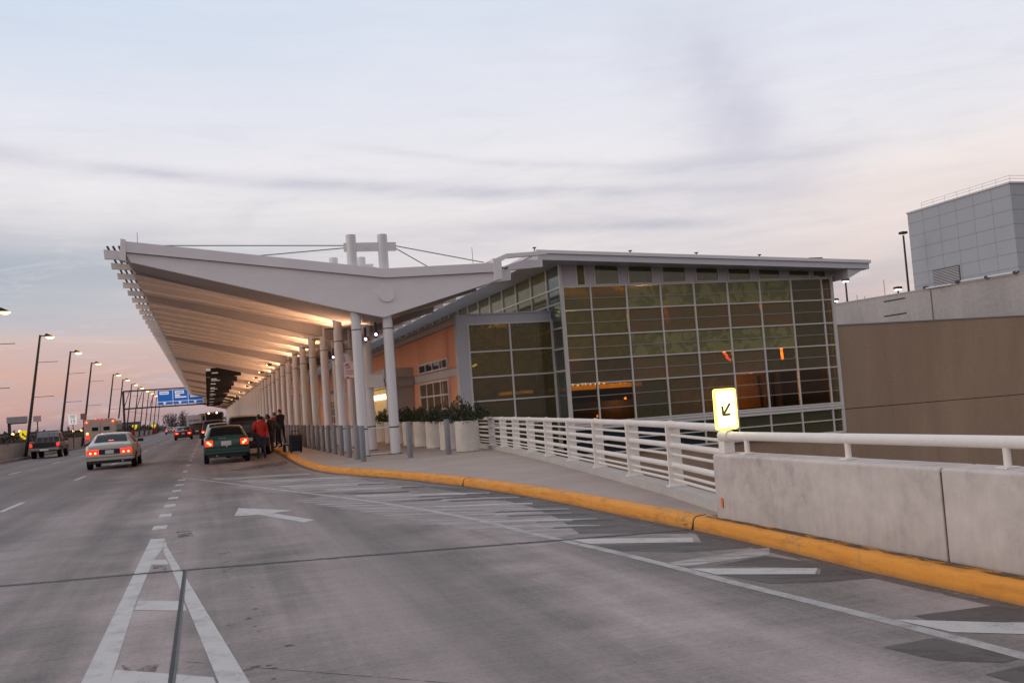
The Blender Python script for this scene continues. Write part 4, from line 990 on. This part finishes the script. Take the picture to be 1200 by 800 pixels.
o=tl.build('far_woodland',[M_tl,M_tl2],None); tag(o,'hazy line of far woodland along the horizon on the left','woodland',kind='stuff')
for i,(x,y,w,h,l) in enumerate(((-62,330,16,8.3,'low pale far building on the horizon left of the pickup'),(-44,330,9,7.8,'small grey far building on the horizon right of the billboard'),(-33,360,10,9.4,'square grey far building on the horizon between the lamps'),(-95,380,22,9,'long low far building at the left edge of the horizon'))):
    a=thing('far_building',l,'building',(x,y,-5.5)); m=MB(); m.box(x,x+w,y,y+10,-5.5,-5.5+h); m.build('walls',mat('far_wall_%d'%i,(.16,.145,.155),.9,.1,.3),a); m=MB(); m.box(x-.3,x+w+.3,y-.3,y+10.3,-5.5+h,-5.2+h); m.build('roof',M_twig,a)
    m=MB(); 
    for k in range(int(w/3)): m.box(x+.8+k*3,x+2.2+k*3,y-.03,y,-5.5+h*.78,-5.5+h*.9)
    m.build('window_band',M_dark,a)
for i,(x,y,z) in enumerate(((-49,250,3.3),(-44,262,3.1),(-34.5,230,2.0),(-30,245,2.1),(-27.7,240,2.15),(-46,240,2.3),(-41,236,2.4),(-70,240,2.6))):
    a=thing('far_yard_lamp','small orange yard lamp glowing beyond the hedge on the left','lamp',(x,y,-5.5),'small lamps in the far yard'); m=MB(); m.tube((x,y,-5.5),(x,y,z),.09,n=6); m.build('pole',M_pole,a)
    m=MB(); m.lathe([(.02,-.25),(.26,-.1),(.30,.1),(.02,.25)],(x,y,z),8); m.build('globe',M_sodium,a)

# ------------------------------------------------------------------ vehicles
def lerp(a,b,t): return a+(b-a)*t
def make_car(name,label,spec,paint,loc,cat='car',rot=0.,group=None):
    st=spec['st']; car=thing(name,label,cat,(0,0,0),group)
    def par(y):
        if y<=st[0][0]: return st[0]
        for a,b in zip(st[:-1],st[1:]):
            if a[0]<=y<=b[0]:
                t=(y-a[0])/max(1e-6,b[0]-a[0]); return tuple(lerp(p,q,t) for p,q in zip(a,b))
        return st[-1]
    def half(y):
        yy,w,zb,be,tp,wr=par(y)
        tp=max(tp,be+.015)
        d=min(.06,(tp-be)*.5)
        return [(0,zb),(.82*w,zb),(.97*w,zb+.08),(w,zb+.45*(be-zb)),(.985*w,be-.10*min(1,(be-zb)/.5)),(.95*w,be),(wr,tp-d),(.86*wr,tp-.004),(.45*wr,tp+.014),(0,tp+.02)]
    ys=[]
    for a,b in zip(st[:-1],st[1:]):
        k=max(1,int((b[0]-a[0])/.35)); ys+=[lerp(a[0],b[0],i/k) for i in range(k)]
    ys.append(st[-1][0])
    body=MB(); rings=[]
    for y in ys:
        h=half(y); ring=[(x,y,z) for x,z in h]+[(-x,y,z) for x,z in reversed(h[1:-1])]; rings.append(ring)
    n=len(rings[0]); vs=[p for r in rings for p in r]; fs=[]
    for i in range(len(rings)-1):
        for k in range(n): fs.append((i*n+k,i*n+(k+1)%n,(i+1)*n+(k+1)%n,(i+1)*n+k))
    fs.append(tuple(range(n))); fs.append(tuple((len(rings)-1)*n+k for k in reversed(range(n))))
    body.add(vs,fs); body.build('body',paint,car,smooth=38)
    def cross(ya,yb,wf=.80,s0=.1,s1=.9,name='rear_window',m=M_autoglass):
        g=MB(); sg=4; gx=6; pts=[]
        sgn=-1 if ya<yb else 1
        for i in range(sg+1):
            y=lerp(ya,yb,lerp(s0,s1,i/sg)); h=half(y)
            for j in range(gx+1):
                u=-1+2*j/gx; x=u*h[7][0]*wf/.86*1.0
                ax=abs(x); 
                z=lerp(h[9][1],h[8][1],min(1,ax/max(.01,h[8][0]))) if ax<h[8][0] else lerp(h[8][1],h[7][1],min(1,(ax-h[8][0])/(h[7][0]-h[8][0])))
                pts.append((x,y+sgn*.008,z+.006))
        g.add(pts,[(i*(gx+1)+j,i*(gx+1)+j+1,(i+1)*(gx+1)+j+1,(i+1)*(gx+1)+j) for i in range(sg) for j in range(gx)]); return g.build(name,m,car,smooth=60)
    def side(b0,b1,t0,t1,f0=.10,f1=.90):
        for sx in (-1,1):
            g=MB(); k=6; pts=[]
            for i in range(k+1):
                for (ya,yb,ff) in ((b0,b1,f0),(t0,t1,f1)):
                    y=lerp(ya,yb,i/k); h=half(y); x=lerp(h[5][0],h[6][0],ff); z=lerp(h[5][1],h[6][1],ff); pts.append((sx*(x+.007),y,z+.003))
            g.add(pts,[(2*i,2*i+2,2*i+3,2*i+1) for i in range(k)]); g.build('side_window',M_autoglass,car,smooth=60)
    for a in spec.get('cross',[]): cross(*a)
    for a in spec.get('side',[]): side(*a)
    r=spec.get('r',.31); tw=spec.get('tw',.2)
    for y in spec['axles']:
        for sx in (-1,1):
            w=par(y)[1]; x=sx*(w-tw/2+.012)
            m=MB(); m.tube((x-sx*tw/2,y,r),(x+sx*tw/2,y,r),r*.97,n=24); m.tube((x-sx*tw*.4,y,r),(x+sx*tw*.4,y,r),r,n=24); wo=m.build('wheel',M_tyre,car,smooth=40)
            m=MB(); m.tube((x+sx*(tw/2-.02),y,r),(x+sx*(tw/2+.006),y,r),r*.62,r*.56,n=20); m.build('rim',spec.get('rim',M_rim),wo,smooth=40)
            m=MB(); prof=[]
            for i in range(17):
                t=R(-14+208*i/16); prof.append((y+(r+.055)*math.cos(t),r+(r+.055)*math.sin(t)))
            m.prism(prof,'x',sx*(w-.03),sx*(w+.004)); m.build('wheel_arch',M_black,car)
    W=st[0][1]
    for (x0,x1,z0,z1,y0,y1,hot) in spec['lights']:
        for sx in (-1,1):
            m=MB(); m.box(sx*x0,sx*x1,y0,y1,z0,z1); t=m.build('tail_light',M_red if spec.get('lit',1) else M_redp,car,bevel=.02)
            if hot and spec.get('lit',1):
                for (hx,hz) in hot:
                    m=MB(); cx=lerp(x0,x1,hx)*sx; cz=lerp(z0,z1,hz); m.tube((cx,y0-.004,cz),(cx,y0+.01,cz),(z1-z0)*.20,n=12); m.build('bulb_glow',M_amber,t)
    for (x0,x1,y0,y1,z0,z1,nm,mm) in spec.get('boxes',[]):
        m=MB(); m.box(x0,x1,y0,y1,z0,z1); m.build(nm,paint if mm is None else mm,car,bevel=.015)
    for sx in (-1,1):
        if 'mirror' in spec:
            y,z=spec['mirror']; w=par(y)[1]; m=MB(); m.box(sx*w*.93,sx*(w+.17),y-.05,y+.07,z,z+.13); m.build('wing_mirror',spec.get('mirmat',M_black),car,bevel=.03)
    car.location=loc; car.rotation_euler=(0,0,rot); return car
def paint(name,col,rough=.28):
    m,n,b,v=begin(name)
    n.put(b.inputs['Base Color'],n.mix(n.noise(v,1.2,2),tuple(c*.94 for c in col),tuple(c*1.04 for c in col)))
    b.inputs['Roughness'].default_value=rough; b.inputs['Metallic'].default_value=.1; b.inputs['Coat Weight'].default_value=.5; b.inputs['Coat Roughness'].default_value=.06
    return m
M_bright=emit('brake_light',(1,.10,.06),3)
sedan={'st':[(0,.80,.44,.84,.87,.66),(.05,.87,.36,.93,.96,.76),(.16,.91,.30,.97,1.00,.80),(.72,.925,.28,.97,1.045,.80),(1.0,.93,.28,.97,1.20,.74),(1.32,.93,.28,.97,1.37,.66),(1.75,.93,.28,.97,1.43,.64),(2.7,.93,.28,.96,1.43,.64),(3.0,.93,.28,.95,1.36,.66),(3.6,.925,.28,.94,1.02,.80),(4.3,.91,.30,.88,.93,.80),(4.8,.86,.34,.76,.80,.72),(5.0,.72,.42,.60,.63,.6)],
 'cross':[(.72,1.42,.80,.06,.92,'rear_window'),(3.55,2.85,.82,.08,.9,'windscreen')],'side':[(1.12,2.02,1.35,2.02,.10,.86),(2.10,3.35,2.10,2.85,.10,.86)],'axles':(1.05,3.95),'r':.325,
 'lights':[(.40,.84,.60,.80,-.02,.10,[(.28,.34),(.70,.34)])],
 'boxes':[(-.39,.39,-.012,.04,.60,.80,'trunk_recess',M_black),(-.16,.16,-.026,-.013,.62,.76,'number_plate',M_plate),(-.88,.88,-.09,.18,.36,.56,'bumper',None),(-.80,.80,-.05,.2,.24,.355,'under_bumper',M_black),(-.10,.10,.83,.90,1.10,1.15,'brake_light',M_bright),(-.885,.885,-.096,.10,.475,.50,'bumper_strip',M_black),(-.70,.70,-.002,.03,.845,.855,'boot_seam',M_black),(-.942,-.93,.9,4.2,.56,.60,'side_moulding',M_black),(.93,.942,.9,4.2,.56,.60,'side_moulding',M_black),(-.935,-.925,2.03,2.045,.36,.95,'door_seam',M_black),(.925,.935,2.03,2.045,.36,.95,'door_seam',M_black),(.92,.94,1.75,1.93,.80,.83,'door_handle',M_black),(.92,.94,2.95,3.12,.80,.83,'door_handle',M_black),(.45,.52,-.06,.2,.27,.33,'exhaust',M_chrome)],
 'mirror':(3.15,.98)}
P_sedan=paint('champagne_paint',(.50,.475,.43))
make_car('sedan','champagne white sedan with bright red tail lights driving away in the middle lane',sedan,P_sedan,(-3.78,41.6,0))
hatch={'st':[(0,.76,.42,.80,.84,.66),(.04,.80,.36,.90,.93,.72),(.12,.82,.32,.94,1.0,.73),(.42,.83,.30,.95,1.30,.63),(.60,.83,.30,.95,1.37,.61),(1.2,.83,.30,.95,1.40,.61),(2.2,.83,.30,.94,1.39,.61),(2.9,.83,.30,.93,1.00,.73),(3.5,.81,.32,.86,.90,.72),(3.9,.74,.36,.70,.74,.66),(4.05,.62,.42,.58,.62,.55)],
 'cross':[(.10,.56,.84,.10,.95,'rear_window'),(2.85,2.3,.82,.08,.9,'windscreen')],'side':[(.75,1.5,.95,1.5,.10,.88),(1.58,2.65,1.58,2.25,.10,.88)],'axles':(.72,3.2),'r':.29,'tw':.18,
 'lights':[(.50,.78,.66,.89,-.02,.08,[(.62,.62),(.35,.34)])],
 'boxes':[(-.20,.16,-.02,.0,.66,.83,'number_plate',M_plate),(-.79,.79,-.09,.14,.36,.57,'bumper',None),(-.70,.70,-.04,.2,.24,.355,'under_bumper',M_black),(-.03,.03,-.02,.01,.60,.64,'lock',M_signwhite),(-.3,-.02,.02,.035,.93,.945,'wiper',M_signwhite),(-.80,.80,-.096,.10,.47,.495,'bumper_strip',M_black),(-.62,.62,-.004,.02,.605,.612,'hatch_seam',M_black),(-.40,-.33,-.05,.2,.27,.32,'exhaust',M_chrome)],
 'mirror':(2.45,.96)}
make_car('hatchback','dark green hatchback with lit tail lights stopped behind the dark van',hatch,paint('teal_green_paint',(.010,.075,.062)),(.66,37.7,0))
# dark van with its tailgate raised at the kerb
van={'st':[(0,.82,.46,.90,1.2,.76),(.04,.88,.40,1.0,1.62,.74),(.10,.90,.34,1.02,1.70,.72),(.6,.92,.32,1.02,1.76,.70),(2.0,.92,.32,1.02,1.77,.70),(3.0,.92,.32,1.0,1.70,.70),(3.8,.91,.32,.98,1.10,.78),(4.4,.88,.34,.86,.92,.76),(4.7,.76,.42,.68,.72,.65)],
 'cross':[(3.75,3.05,.85,.06,.92,'windscreen'),(.015,.095,.86,.2,.92,'rear_window')],'side':[(.3,1.5,.35,1.5,.1,.84),(1.6,2.7,1.6,2.7,.1,.84),(2.8,3.5,2.8,3.15,.1,.84)],'axles':(.9,3.7),'r':.35,'lit':0,
 'lights':[(.74,.87,.75,1.15,-.02,.08,[])],'boxes':[(-.86,.86,-.10,.12,.40,.60,'bumper',None),(-.2,.2,-.02,.01,.66,.8,'number_plate',M_plate)],'mirror':(3.35,1.03)}
vb=make_car('van','black van parked at the kerb just beyond the green hatchback',van,paint('black_paint',(.010,.010,.012)),(1.62,42.6,0),'van')
wcar=dict(hatch); wcar['lit']=0; wcar['st']=[(a,b,c,d,e+(.12 if e>1.1 else .03),f_) for a,b,c,d,e,f_ in hatch['st']]
make_car('white_car','white car mostly hidden behind the green hatchback, its pale left edge in view',wcar,paint('white_paint',(.62,.60,.58)),(.62,48.6,0))
pick={'st':[(0,.86,.52,1.02,1.05,.84),(.03,.90,.46,1.06,1.085,.86),(.5,.93,.44,1.06,1.085,.86),(1.85,.93,.44,1.06,1.085,.86),(1.9,.93,.44,1.08,1.70,.70),(2.0,.93,.44,1.08,1.76,.70),(2.9,.93,.44,1.08,1.76,.70),(3.5,.93,.44,1.05,1.14,.82),(4.6,.91,.46,1.0,1.06,.80),(5.0,.84,.5,.84,.9,.76)],
 'cross':[(1.875,1.985,.90,.0,.95,'rear_window',mat('rear_glass_reflection',(.25,.28,.32),.15,.15,3)),(3.45,2.98,.85,.08,.92,'windscreen')],'side':[(2.05,3.25,2.05,2.85,.1,.88)],'axles':(1.1,4.1),'r':.40,'tw':.26,  # cab rear window painted pale for the light it reflects
 'lights':[(.74,.90,.78,1.02,-.02,.10,[])],'boxes':[(-.90,-.28,-.16,.02,.52,.70,'bumper',M_chrome),(.28,.90,-.16,.02,.52,.70,'bumper',M_chrome),(-.28,.28,-.13,.02,.50,.66,'number_plate',M_plate),(-.72,.72,-.012,.01,.66,.98,'tailgate',M_black)],'mirror':(3.1,1.1)}
pk=make_car('pickup_truck','black pickup truck with chrome bumper in the far left lane',pick,paint('dark_brown_paint',(.022,.015,.014)),(-10.55,71.5,0),'pickup truck')
m=MB()
for x in (-.72,-.36,0,.36,.72): m.tube((-10.55+x,73.3,1.10),(-10.55+x*.9,73.3,1.78),.025,n=6)
m.tube((-11.27,73.3,1.42),(-9.83,73.3,1.42),.02,n=6); m.tube((-11.2,73.3,1.78),(-9.9,73.3,1.78),.025,n=6); m.build('ladder_rack',M_rim,pk)
def box_van(name,label,x,y,w,h,l,pm,cat,wins,lights,extra=(),grp=None):
    """tall square-backed vehicle; wins and lights are (x0,x1,z0,z1) on the rear face"""
    a=thing(name,label,cat,(x,y,0),grp)
    m=MB(); m.prism([(x-w/2,.45),(x+w/2,.45),(x+w/2,h-.25),(x+w/2-.12,h-.04),(x,h),(x-w/2+.12,h-.04),(x-w/2,h-.25)],'y',y,y+l); m.build('body',pm,a,bevel=.05)
    for i in (-1,1):
        for yy in (y+1.1,y+l-1.1):
            q=MB(); q.tube((x+i*(w/2-.28),yy,.42),(x+i*(w/2+.01),yy,.42),.42,n=18); q.build('wheel',M_tyre,a,smooth=40)
        q=MB(); q.box(x+i*(w/2+.0),x+i*(w/2+.01),y+.8,y+l-.3,h*.52,h*.80); q.build('side_window',M_autoglass,a)
    for (x0,x1,z0,z1) in wins:
        q=MB(); q.box(x+x0,x+x1,y-.02,y-.003,z0,z1); q.build('rear_window',M_autoglass,a)
    for (cx,z,r,mm,nm) in lights:
        q=MB(); q.tube((x+cx,y-.05,z),(x+cx,y-.002,z),r,n=12); q.build(nm,mm,a)
    q=MB(); q.box(x-w/2+.05,x+w/2-.05,y-.12,y-.003,.42,.62); q.build('bumper',M_black,a,bevel=.02)
    return a
cream=paint('cream_paint',(.50,.40,.33),.4)
am=box_van('ambulance','beige square backed ambulance with red marker lights ahead of the champagne sedan',-8.35,85,2.4,2.62,6,cream,'ambulance',[(-.62,-.15,1.62,1.92),(.25,.72,1.62,1.92)],
 [(-1.0,2.32,.13,M_red,'marker_light'),(1.0,2.32,.13,M_red,'marker_light'),(-.98,1.12,.16,M_red,'marker_light'),(.98,1.12,.12,M_red,'marker_light'),(-.98,1.42,.09,M_amber,'warning_light'),(-1.0,2.34,.06,M_amber,'warning_light'),(1.0,2.34,.06,M_amber,'warning_light'),(-.3,2.52,.06,M_red,'roof_light'),(0,2.52,.06,M_red,'roof_light'),(.3,2.52,.06,M_red,'roof_light')])
q=MB(); q.box(-8.36,-8.34,84.985,84.998,.65,2.2); q.build('door_seam',M_black,am)
def simple_car(name,label,base,pm,x,y,sc,cat='car'):
    return make_car(name,label,base,pm,(x,y,0),cat)
fars=dict(sedan); fars['lights']=[(.45,.84,.62,.82,-.03,.08,[(.5,.5)])]
wag=dict(van); wag['lit']=1; wag['lights']=[(.66,.87,.80,1.05,-.03,.08,[(.5,.5)])]; wag['boxes']=[(-.86,.86,-.10,.12,.40,.60,'bumper',None),(-.2,.2,-.02,.01,.7,.85,'number_plate',M_plate)]; wag['cross']=[(.01,.10,.86,.25,.92,'rear_window')]
make_car('red_sedan','dark red sedan with glowing tail lights in the middle of the road ahead',fars,paint('red_paint',(.10,.014,.014)),(-2.55,110,0))
w2=dict(wag); make_car('red_minivan','dark brown red minivan just right of the red sedan',w2,paint('maroon_paint',(.05,.022,.016)),(-1.25,124,0),'van')
make_car('pale_sedan','pale grey sedan with red tail lights far ahead in the left lane',fars,paint('pale_grey_paint',(.28,.25,.25)),(-7.35,208,0))
make_car('far_white_car','tiny white car far ahead between the pale sedan and the red sedan',fars,MATS['white_paint'],(-7.0,250,0))
w3=dict(wag); make_car('dark_suv','dark sport utility vehicle under the canopy just beyond the white car',w3,paint('dark_blue_paint',(.015,.015,.02)),(.45,73,0),'car')
sh=box_van('shuttle_van','white shuttle van with purple lettering across its square back',-1.85,150,2.1,3.05,5.5,MATS['white_paint'],'van',[(-.7,.7,1.2,1.75)],[(-.9,.9,.12,M_red,'tail_light'),(.9,.9,.12,M_red,'tail_light')])
q=MB()
for i,wd in enumerate((.25,.2,.3,.22,.26)): q.box(-2.55+i*.30,-2.55+i*.30+wd*.85,149.975,149.997,2.1,2.34)
q.build('lettering',M_purple,sh)
box_van('tan_bus','tan bus right of the white shuttle van with a dark side window',-.35,162,2.0,3.3,9,paint('tan_paint',(.34,.24,.13),.4),'bus',[(-.3,.9,2.1,2.9)],[(-.85,2.95,.10,M_sodium,'marker_light'),(-.85,1.0,.12,M_red,'tail_light'),(.85,1.0,.12,M_red,'tail_light')])
box_van('coach','dark windowed coach with two glowing roof lights at the kerb far ahead',.95,138,2.5,3.15,10,paint('grey_paint',(.16,.15,.15),.4),'bus',[(-1.05,1.05,1.5,2.95)],[(-.7,2.98,.11,M_warm,'roof_light'),(.35,3.0,.11,M_warm,'roof_light'),(-.15,3.04,.06,M_red,'roof_light'),(-1.05,.95,.12,M_red,'tail_light'),(1.05,.95,.12,M_red,'tail_light')])

# ------------------------------------------------------------------ people and luggage
SKIN=mat('skin',(.42,.24,.17),.55,.1,8); HAIR=mat('hair_dark',(.015,.011,.009),.6,.3,20)
def person(label,joints,cloth,loc,rot=0.,hair=HAIR):
    """joints: dict of body points; one skinned body mesh, regions coloured by nearest bone"""
    fwd=Vector(joints['_face']).normalized(); J={k:Vector(v) for k,v in joints.items() if k!='_face'}
    bones=[('pelvis','belly',.155,.15,'top'),('belly','chest',.15,.17,'top'),('chest','neck',.17,.06,'top'),('neck','head0',.058,.06,'skin'),
      ('chest','shL',.13,.075,'top'),('shL','elL',.082,.064,'top'),('elL','wrL',.062,.044,'top'),('wrL','haL',.034,.036,'skin'),
      ('chest','shR',.13,.075,'top'),('shR','elR',.082,.064,'top'),('elR','wrR',.062,.044,'top'),('wrR','haR',.034,.036,'skin'),
      ('pelvis','hipL',.14,.11,'leg'),('hipL','knL',.105,.068,'leg'),('knL','anL',.066,.045,'leg'),('anL','toL',.05,.038,'shoe'),
      ('pelvis','hipR',.14,.11,'leg'),('hipR','knR',.105,.068,'leg'),('knR','anR',.066,.045,'leg'),('anR','toR',.05,.038,'shoe')]
    names=list(J); idx={k:i for i,k in enumerate(names)}; rad={}
    for a,b,r0,r1,_ in bones:
        rad.setdefault(a,r0); rad[b]=r1 if b not in rad else rad[b]
    rad['chest']=.185; rad['belly']=.175; rad['pelvis']=.165; rad['hipL']=rad['hipR']=.105
    me=bpy.data.meshes.new('sk'); me.from_pydata([J[k] for k in names],[(idx[a],idx[b]) for a,b,*_ in bones],[])
    o=bpy.data.objects.new('sk',me); COL.objects.link(o); o.modifiers.new('s','SKIN'); ss=o.modifiers.new('u','SUBSURF'); ss.levels=1; ss.render_levels=1
    for i,k in enumerate(names):
        v=me.skin_vertices[0].data[i]; r=rad.get(k,.06); v.radius=(r,r*.82 if k in('chest','belly','pelvis') else r); v.use_root=(k=='pelvis')
    bpy.context.view_layer.update()
    m2=bpy.data.meshes.new_from_object(o.evaluated_get(bpy.context.evaluated_depsgraph_get())); bpy.data.objects.remove(o)
    bm=bmesh.new(); bm.from_mesh(m2)
    mi={'top':0,'leg':1,'skin':2,'shoe':3}
    for fc in bm.faces:
        c=fc.calc_center_median(); best=None
        for a,b,r0,r1,reg in bones:
            p,q=J[a],J[b]; t=max(0,min(1,(c-p).dot(q-p)/max(1e-6,(q-p).length_squared))); d=(c-p.lerp(q,t)).length-lerp(r0,r1,t)*.6
            if best is None or d<best[0]: best=(d,reg)
        fc.material_index=mi[best[1]]; fc.smooth=True
    # head with face, ears
    hc=J['head']; sd=fwd.cross(Vector((0,0,1))).normalized(); up=sd.cross(fwd).normalized()
    def blob(c,rx,ry,rz,mat_i,seg=14):
        r=bmesh.ops.create_uvsphere(bm,u_segments=seg,v_segments=10,radius=1)
        for v in r['verts']:
            q=v.co.copy(); k=1-.18*max(0,-q.z) if rx>.05 else 1
            v.co=c+sd*q.x*rx*k+fwd*q.y*ry*k+up*q.z*rz
        for fc in {f_ for v in r['verts'] for f_ in v.link_faces}: fc.material_index=mat_i; fc.smooth=True
    blob(hc,.076,.096,.117,2); blob(hc+fwd*.098-up*.012,.012,.022,.022,2,8)
    for s_ in (-1,1): blob(hc+sd*s_*.076-up*.005-fwd*.01,.010,.020,.03,2,8); blob(hc+sd*s_*.030+fwd*.088+up*.012,.011,.008,.008,4,8)
    blob(hc+fwd*.085-up*.055,.024,.010,.006,5,8)
    # fingers
    for s_ in 'LR':
        w,h=J['wr'+s_],J['ha'+s_]; d=(h-w).normalized(); side_=d.orthogonal().normalized(); nn=d.cross(side_)
        for k in range(5):
            ln=(.055,.075,.082,.076,.058)[k]; st=h+side_*(k-2)*.017 if k else h-side_*.034-d*.035
            e1=st+d*ln*.55+nn*.008 if k else st+(d-side_).normalized()*.035; e2=e1+(d*.8+nn*.7).normalized()*ln*.5
            for a,b,ra,rb in ((st-d*.02,e1,.0095,.009),(e1,e2,.009,.007)):
                mb=MB(); mb.tube(a,b,ra,rb,n=6); vv=[bm.verts.new(p) for p in mb.v]
                for f_ in mb.f:
                    fc=bm.faces.new([vv[i] for i in f_]); fc.material_index=2
    bm.to_mesh(m2); bm.free()
    p=bpy.data.objects.new('person',m2); COL.objects.link(p)
    for x in (cloth[0],cloth[1],SKIN,M_black,M_black,M_redp): m2.materials.append(x)
    hb=bmesh.new(); r=bmesh.ops.create_uvsphere(hb,u_segments=16,v_segments=10,radius=1)
    for v in r['verts']:
        q=v.co.copy(); 
        back=1.0 if q.y<.25 else .86
        v.co=hc+up*.018-fwd*.012+sd*q.x*.086+fwd*q.y*.103*back+up*q.z*.118
    bmesh.ops.delete(hb,geom=[v for v in hb.verts if (v.co-hc).dot(up)<-.02 - .06*(1 if (v.co-hc).dot(fwd)<-.03 else 0) or ((v.co-hc).dot(fwd)>.05 and (v.co-hc).dot(up)<.06)],context='VERTS')
    hm=bpy.data.meshes.new('hair'); hb.to_mesh(hm); hb.free(); hm.materials.append(hair)
    for f_ in hm.polygons: f_.use_smooth=True
    h=bpy.data.objects.new('hair',hm); COL.objects.link(h); h.parent=p; so_=h.modifiers.new('t','SOLIDIFY'); so_.thickness=.006
    p.location=loc; p.rotation_euler=(0,0,rot); tag(p,label,'person')
    return p
def pose(lean=(0,0),arms='down',bend=0.,stride=0.,k=1.0,turn=(0,1)):
    """standing figure facing +Y; lean shifts the upper body, bend tips it forward"""
    j={'pelvis':(0,0,.95),'belly':(0,.02,1.10),'chest':(0,.0,1.32),'neck':(0,.0,1.49),'head0':(0,.01,1.56),'head':(0,.025,1.645),
       'shL':(-.20,0,1.42),'shR':(.20,0,1.42),'hipL':(-.095,0,.90),'hipR':(.095,0,.90),
       'knL':(-.11,.03+stride*.4,.50),'knR':(.11,.03-stride*.3,.50),'anL':(-.115,stride*.9,.085),'anR':(.115,-stride*.9,.085),'toL':(-.14,.16+stride*.9,.045),'toR':(.14,.16-stride*.9,.045)}
    A={'down':((-.25,-.03,1.14),(-.24,.05,.90),(-.235,.07,.82)),'bent':((-.27,-.04,1.15),(-.16,.22,1.10),(-.11,.29,1.10)),'reach':((-.25,.16,1.20),(-.19,.40,1.08),(-.17,.48,1.05)),'hip':((-.36,-.06,1.18),(-.22,.08,1.02),(-.17,.12,.98))}
    if isinstance(arms,str): arms=(arms,arms)
    for s_,nm,sg in ((0,'L',1),(1,'R',-1)):
        for q,key in zip(A[arms[s_]],('el','wr','ha')): j[key+nm]=(q[0]*sg,q[1],q[2])
    out={}
    for n_,(x,y,z) in j.items():
        if z>.93:
            h=z-.95; t=bend*min(1,max(0,h/.25)) if h>0 else 0
            y,z=y*math.cos(bend)+h*math.sin(bend) if h>0 else y,.95+h*math.cos(bend)-y*math.sin(bend)*.6 if h>0 else z
            x+=lean[0]*max(0,h); y+=lean[1]*max(0,h)
        out[n_]=(x*k,y*k,z*k)
    out['_face']=(turn[0],turn[1],-math.sin(bend)*.8)
    return out
def person_at(label,cloth,loc,rot,**kw): return person(label,pose(**kw),cloth,loc,rot)
CJ=streaky('jacket_red_blue',(.40,.018,.012),(.55,.03,.02),6,(1,1,1),.8,.05)
C_red=mat('jacket_red',(.50,.03,.018),.75,.2,6); C_navy=mat('vest_navy',(.015,.02,.05),.8,.2,6); C_jean=mat('jeans_blue',(.045,.065,.10),.85,.25,6)
C_mar=mat('sweater_dark_red',(.20,.015,.02),.85,.2,6); C_blk=mat('coat_black',(.010,.011,.016),.8,.3,6); C_gry=mat('trousers_grey',(.05,.05,.055),.85,.2,6); C_olive=mat('coat_dark_olive',(.030,.030,.026),.85,.3,6)
man=person_at('person in a red and navy jacket and blue jeans standing behind the black van',(C_red,C_jean),(1.98,39.0,0),R(10),arms=('bent','bent'),bend=.14,lean=(-.05,0),stride=.05,k=.99,turn=(-.3,1))
person_at('person in a dark red sweater standing among the columns behind the car',(C_mar,C_gry),(3.75,57.5,.15),R(-25),arms=('down','bent'),k=1.0,turn=(.4,.9))
person_at('tall person in a long black coat leaning toward the kerb by the columns',(C_blk,C_blk),(3.72,52.0,.15),R(30),arms=('bent','reach'),bend=.16,stride=.12,k=1.07,turn=(-.6,.8))
person_at('person in dark clothes bending over at the kerb beside the black van',(C_olive,C_blk),(3.18,46.6,.15),R(60),arms=('reach','reach'),bend=.75,k=1.0,stride=.08,turn=(-.2,1))
person_at('person with dark hair and a dark coat close behind the one in red and navy',(C_blk,C_gry),(2.74,44.4,0),R(75),arms=('reach','bent'),bend=.22,k=1.0,turn=(-.2,1))
su=thing('suitcase','upright dark navy suitcase standing on the yellow kerb edge','suitcase',(3.22,38.1,.155))
M_case=mat('suitcase_navy',(.010,.012,.022),.7,.2,6,bump=.1)
m=MB(); m.box(2.98,3.46,37.98,38.26,.21,.86); m.build('case',M_case,su,bevel=.05)
m=MB(); m.box(3.03,3.41,37.945,37.985,.28,.52); m.box(3.05,3.39,37.945,37.985,.56,.80); m.build('pocket',M_case,su,bevel=.02)
m=MB(); m.tube((3.08,38.22,.85),(3.08,38.24,1.0),.011,n=6); m.tube((3.36,38.22,.85),(3.36,38.24,1.0),.011,n=6); m.tube((3.08,38.24,1.0),(3.36,38.24,1.0),.016,n=8); m.build('handle',M_black,su)
for x in (3.03,3.41):
    m=MB(); m.tube((x-.02,38.03,.195),(x+.02,38.03,.195),.04,n=10); m.build('wheel',M_black,su); m=MB(); m.tube((x-.02,38.22,.195),(x+.02,38.22,.195),.04,n=10); m.build('wheel',M_black,su)
bg=thing('travel_bag','small black bag with a white tag on the kerb left of the suitcase','bag',(2.96,40.0,.155))
m=MB(); m.box(2.86,3.12,39.9,40.12,.155,.47); m.build('body',M_black,bg,bevel=.06); m=MB(); m.box(2.98,3.07,39.875,39.90,.17,.40); m.build('tag',M_signwhite,bg)
m=MB(); m.path([(2.90,40,.46),(2.93,40,.56),(3.05,40,.56),(3.08,40,.46)],.012,n=6); m.build('handle',M_black,bg)

# ------------------------------------------------------------------ render
S.view_settings.view_transform='Standard'; S.view_settings.look='None'; S.view_settings.exposure=0; S.view_settings.gamma=1
S.cycles.use_denoising=True; S.cycles.max_bounces=8; S.cycles.transparent_max_bounces=12; S.cycles.caustics_reflective=False; S.cycles.caustics_refractive=False
S.cycles.sample_clamp_indirect=6
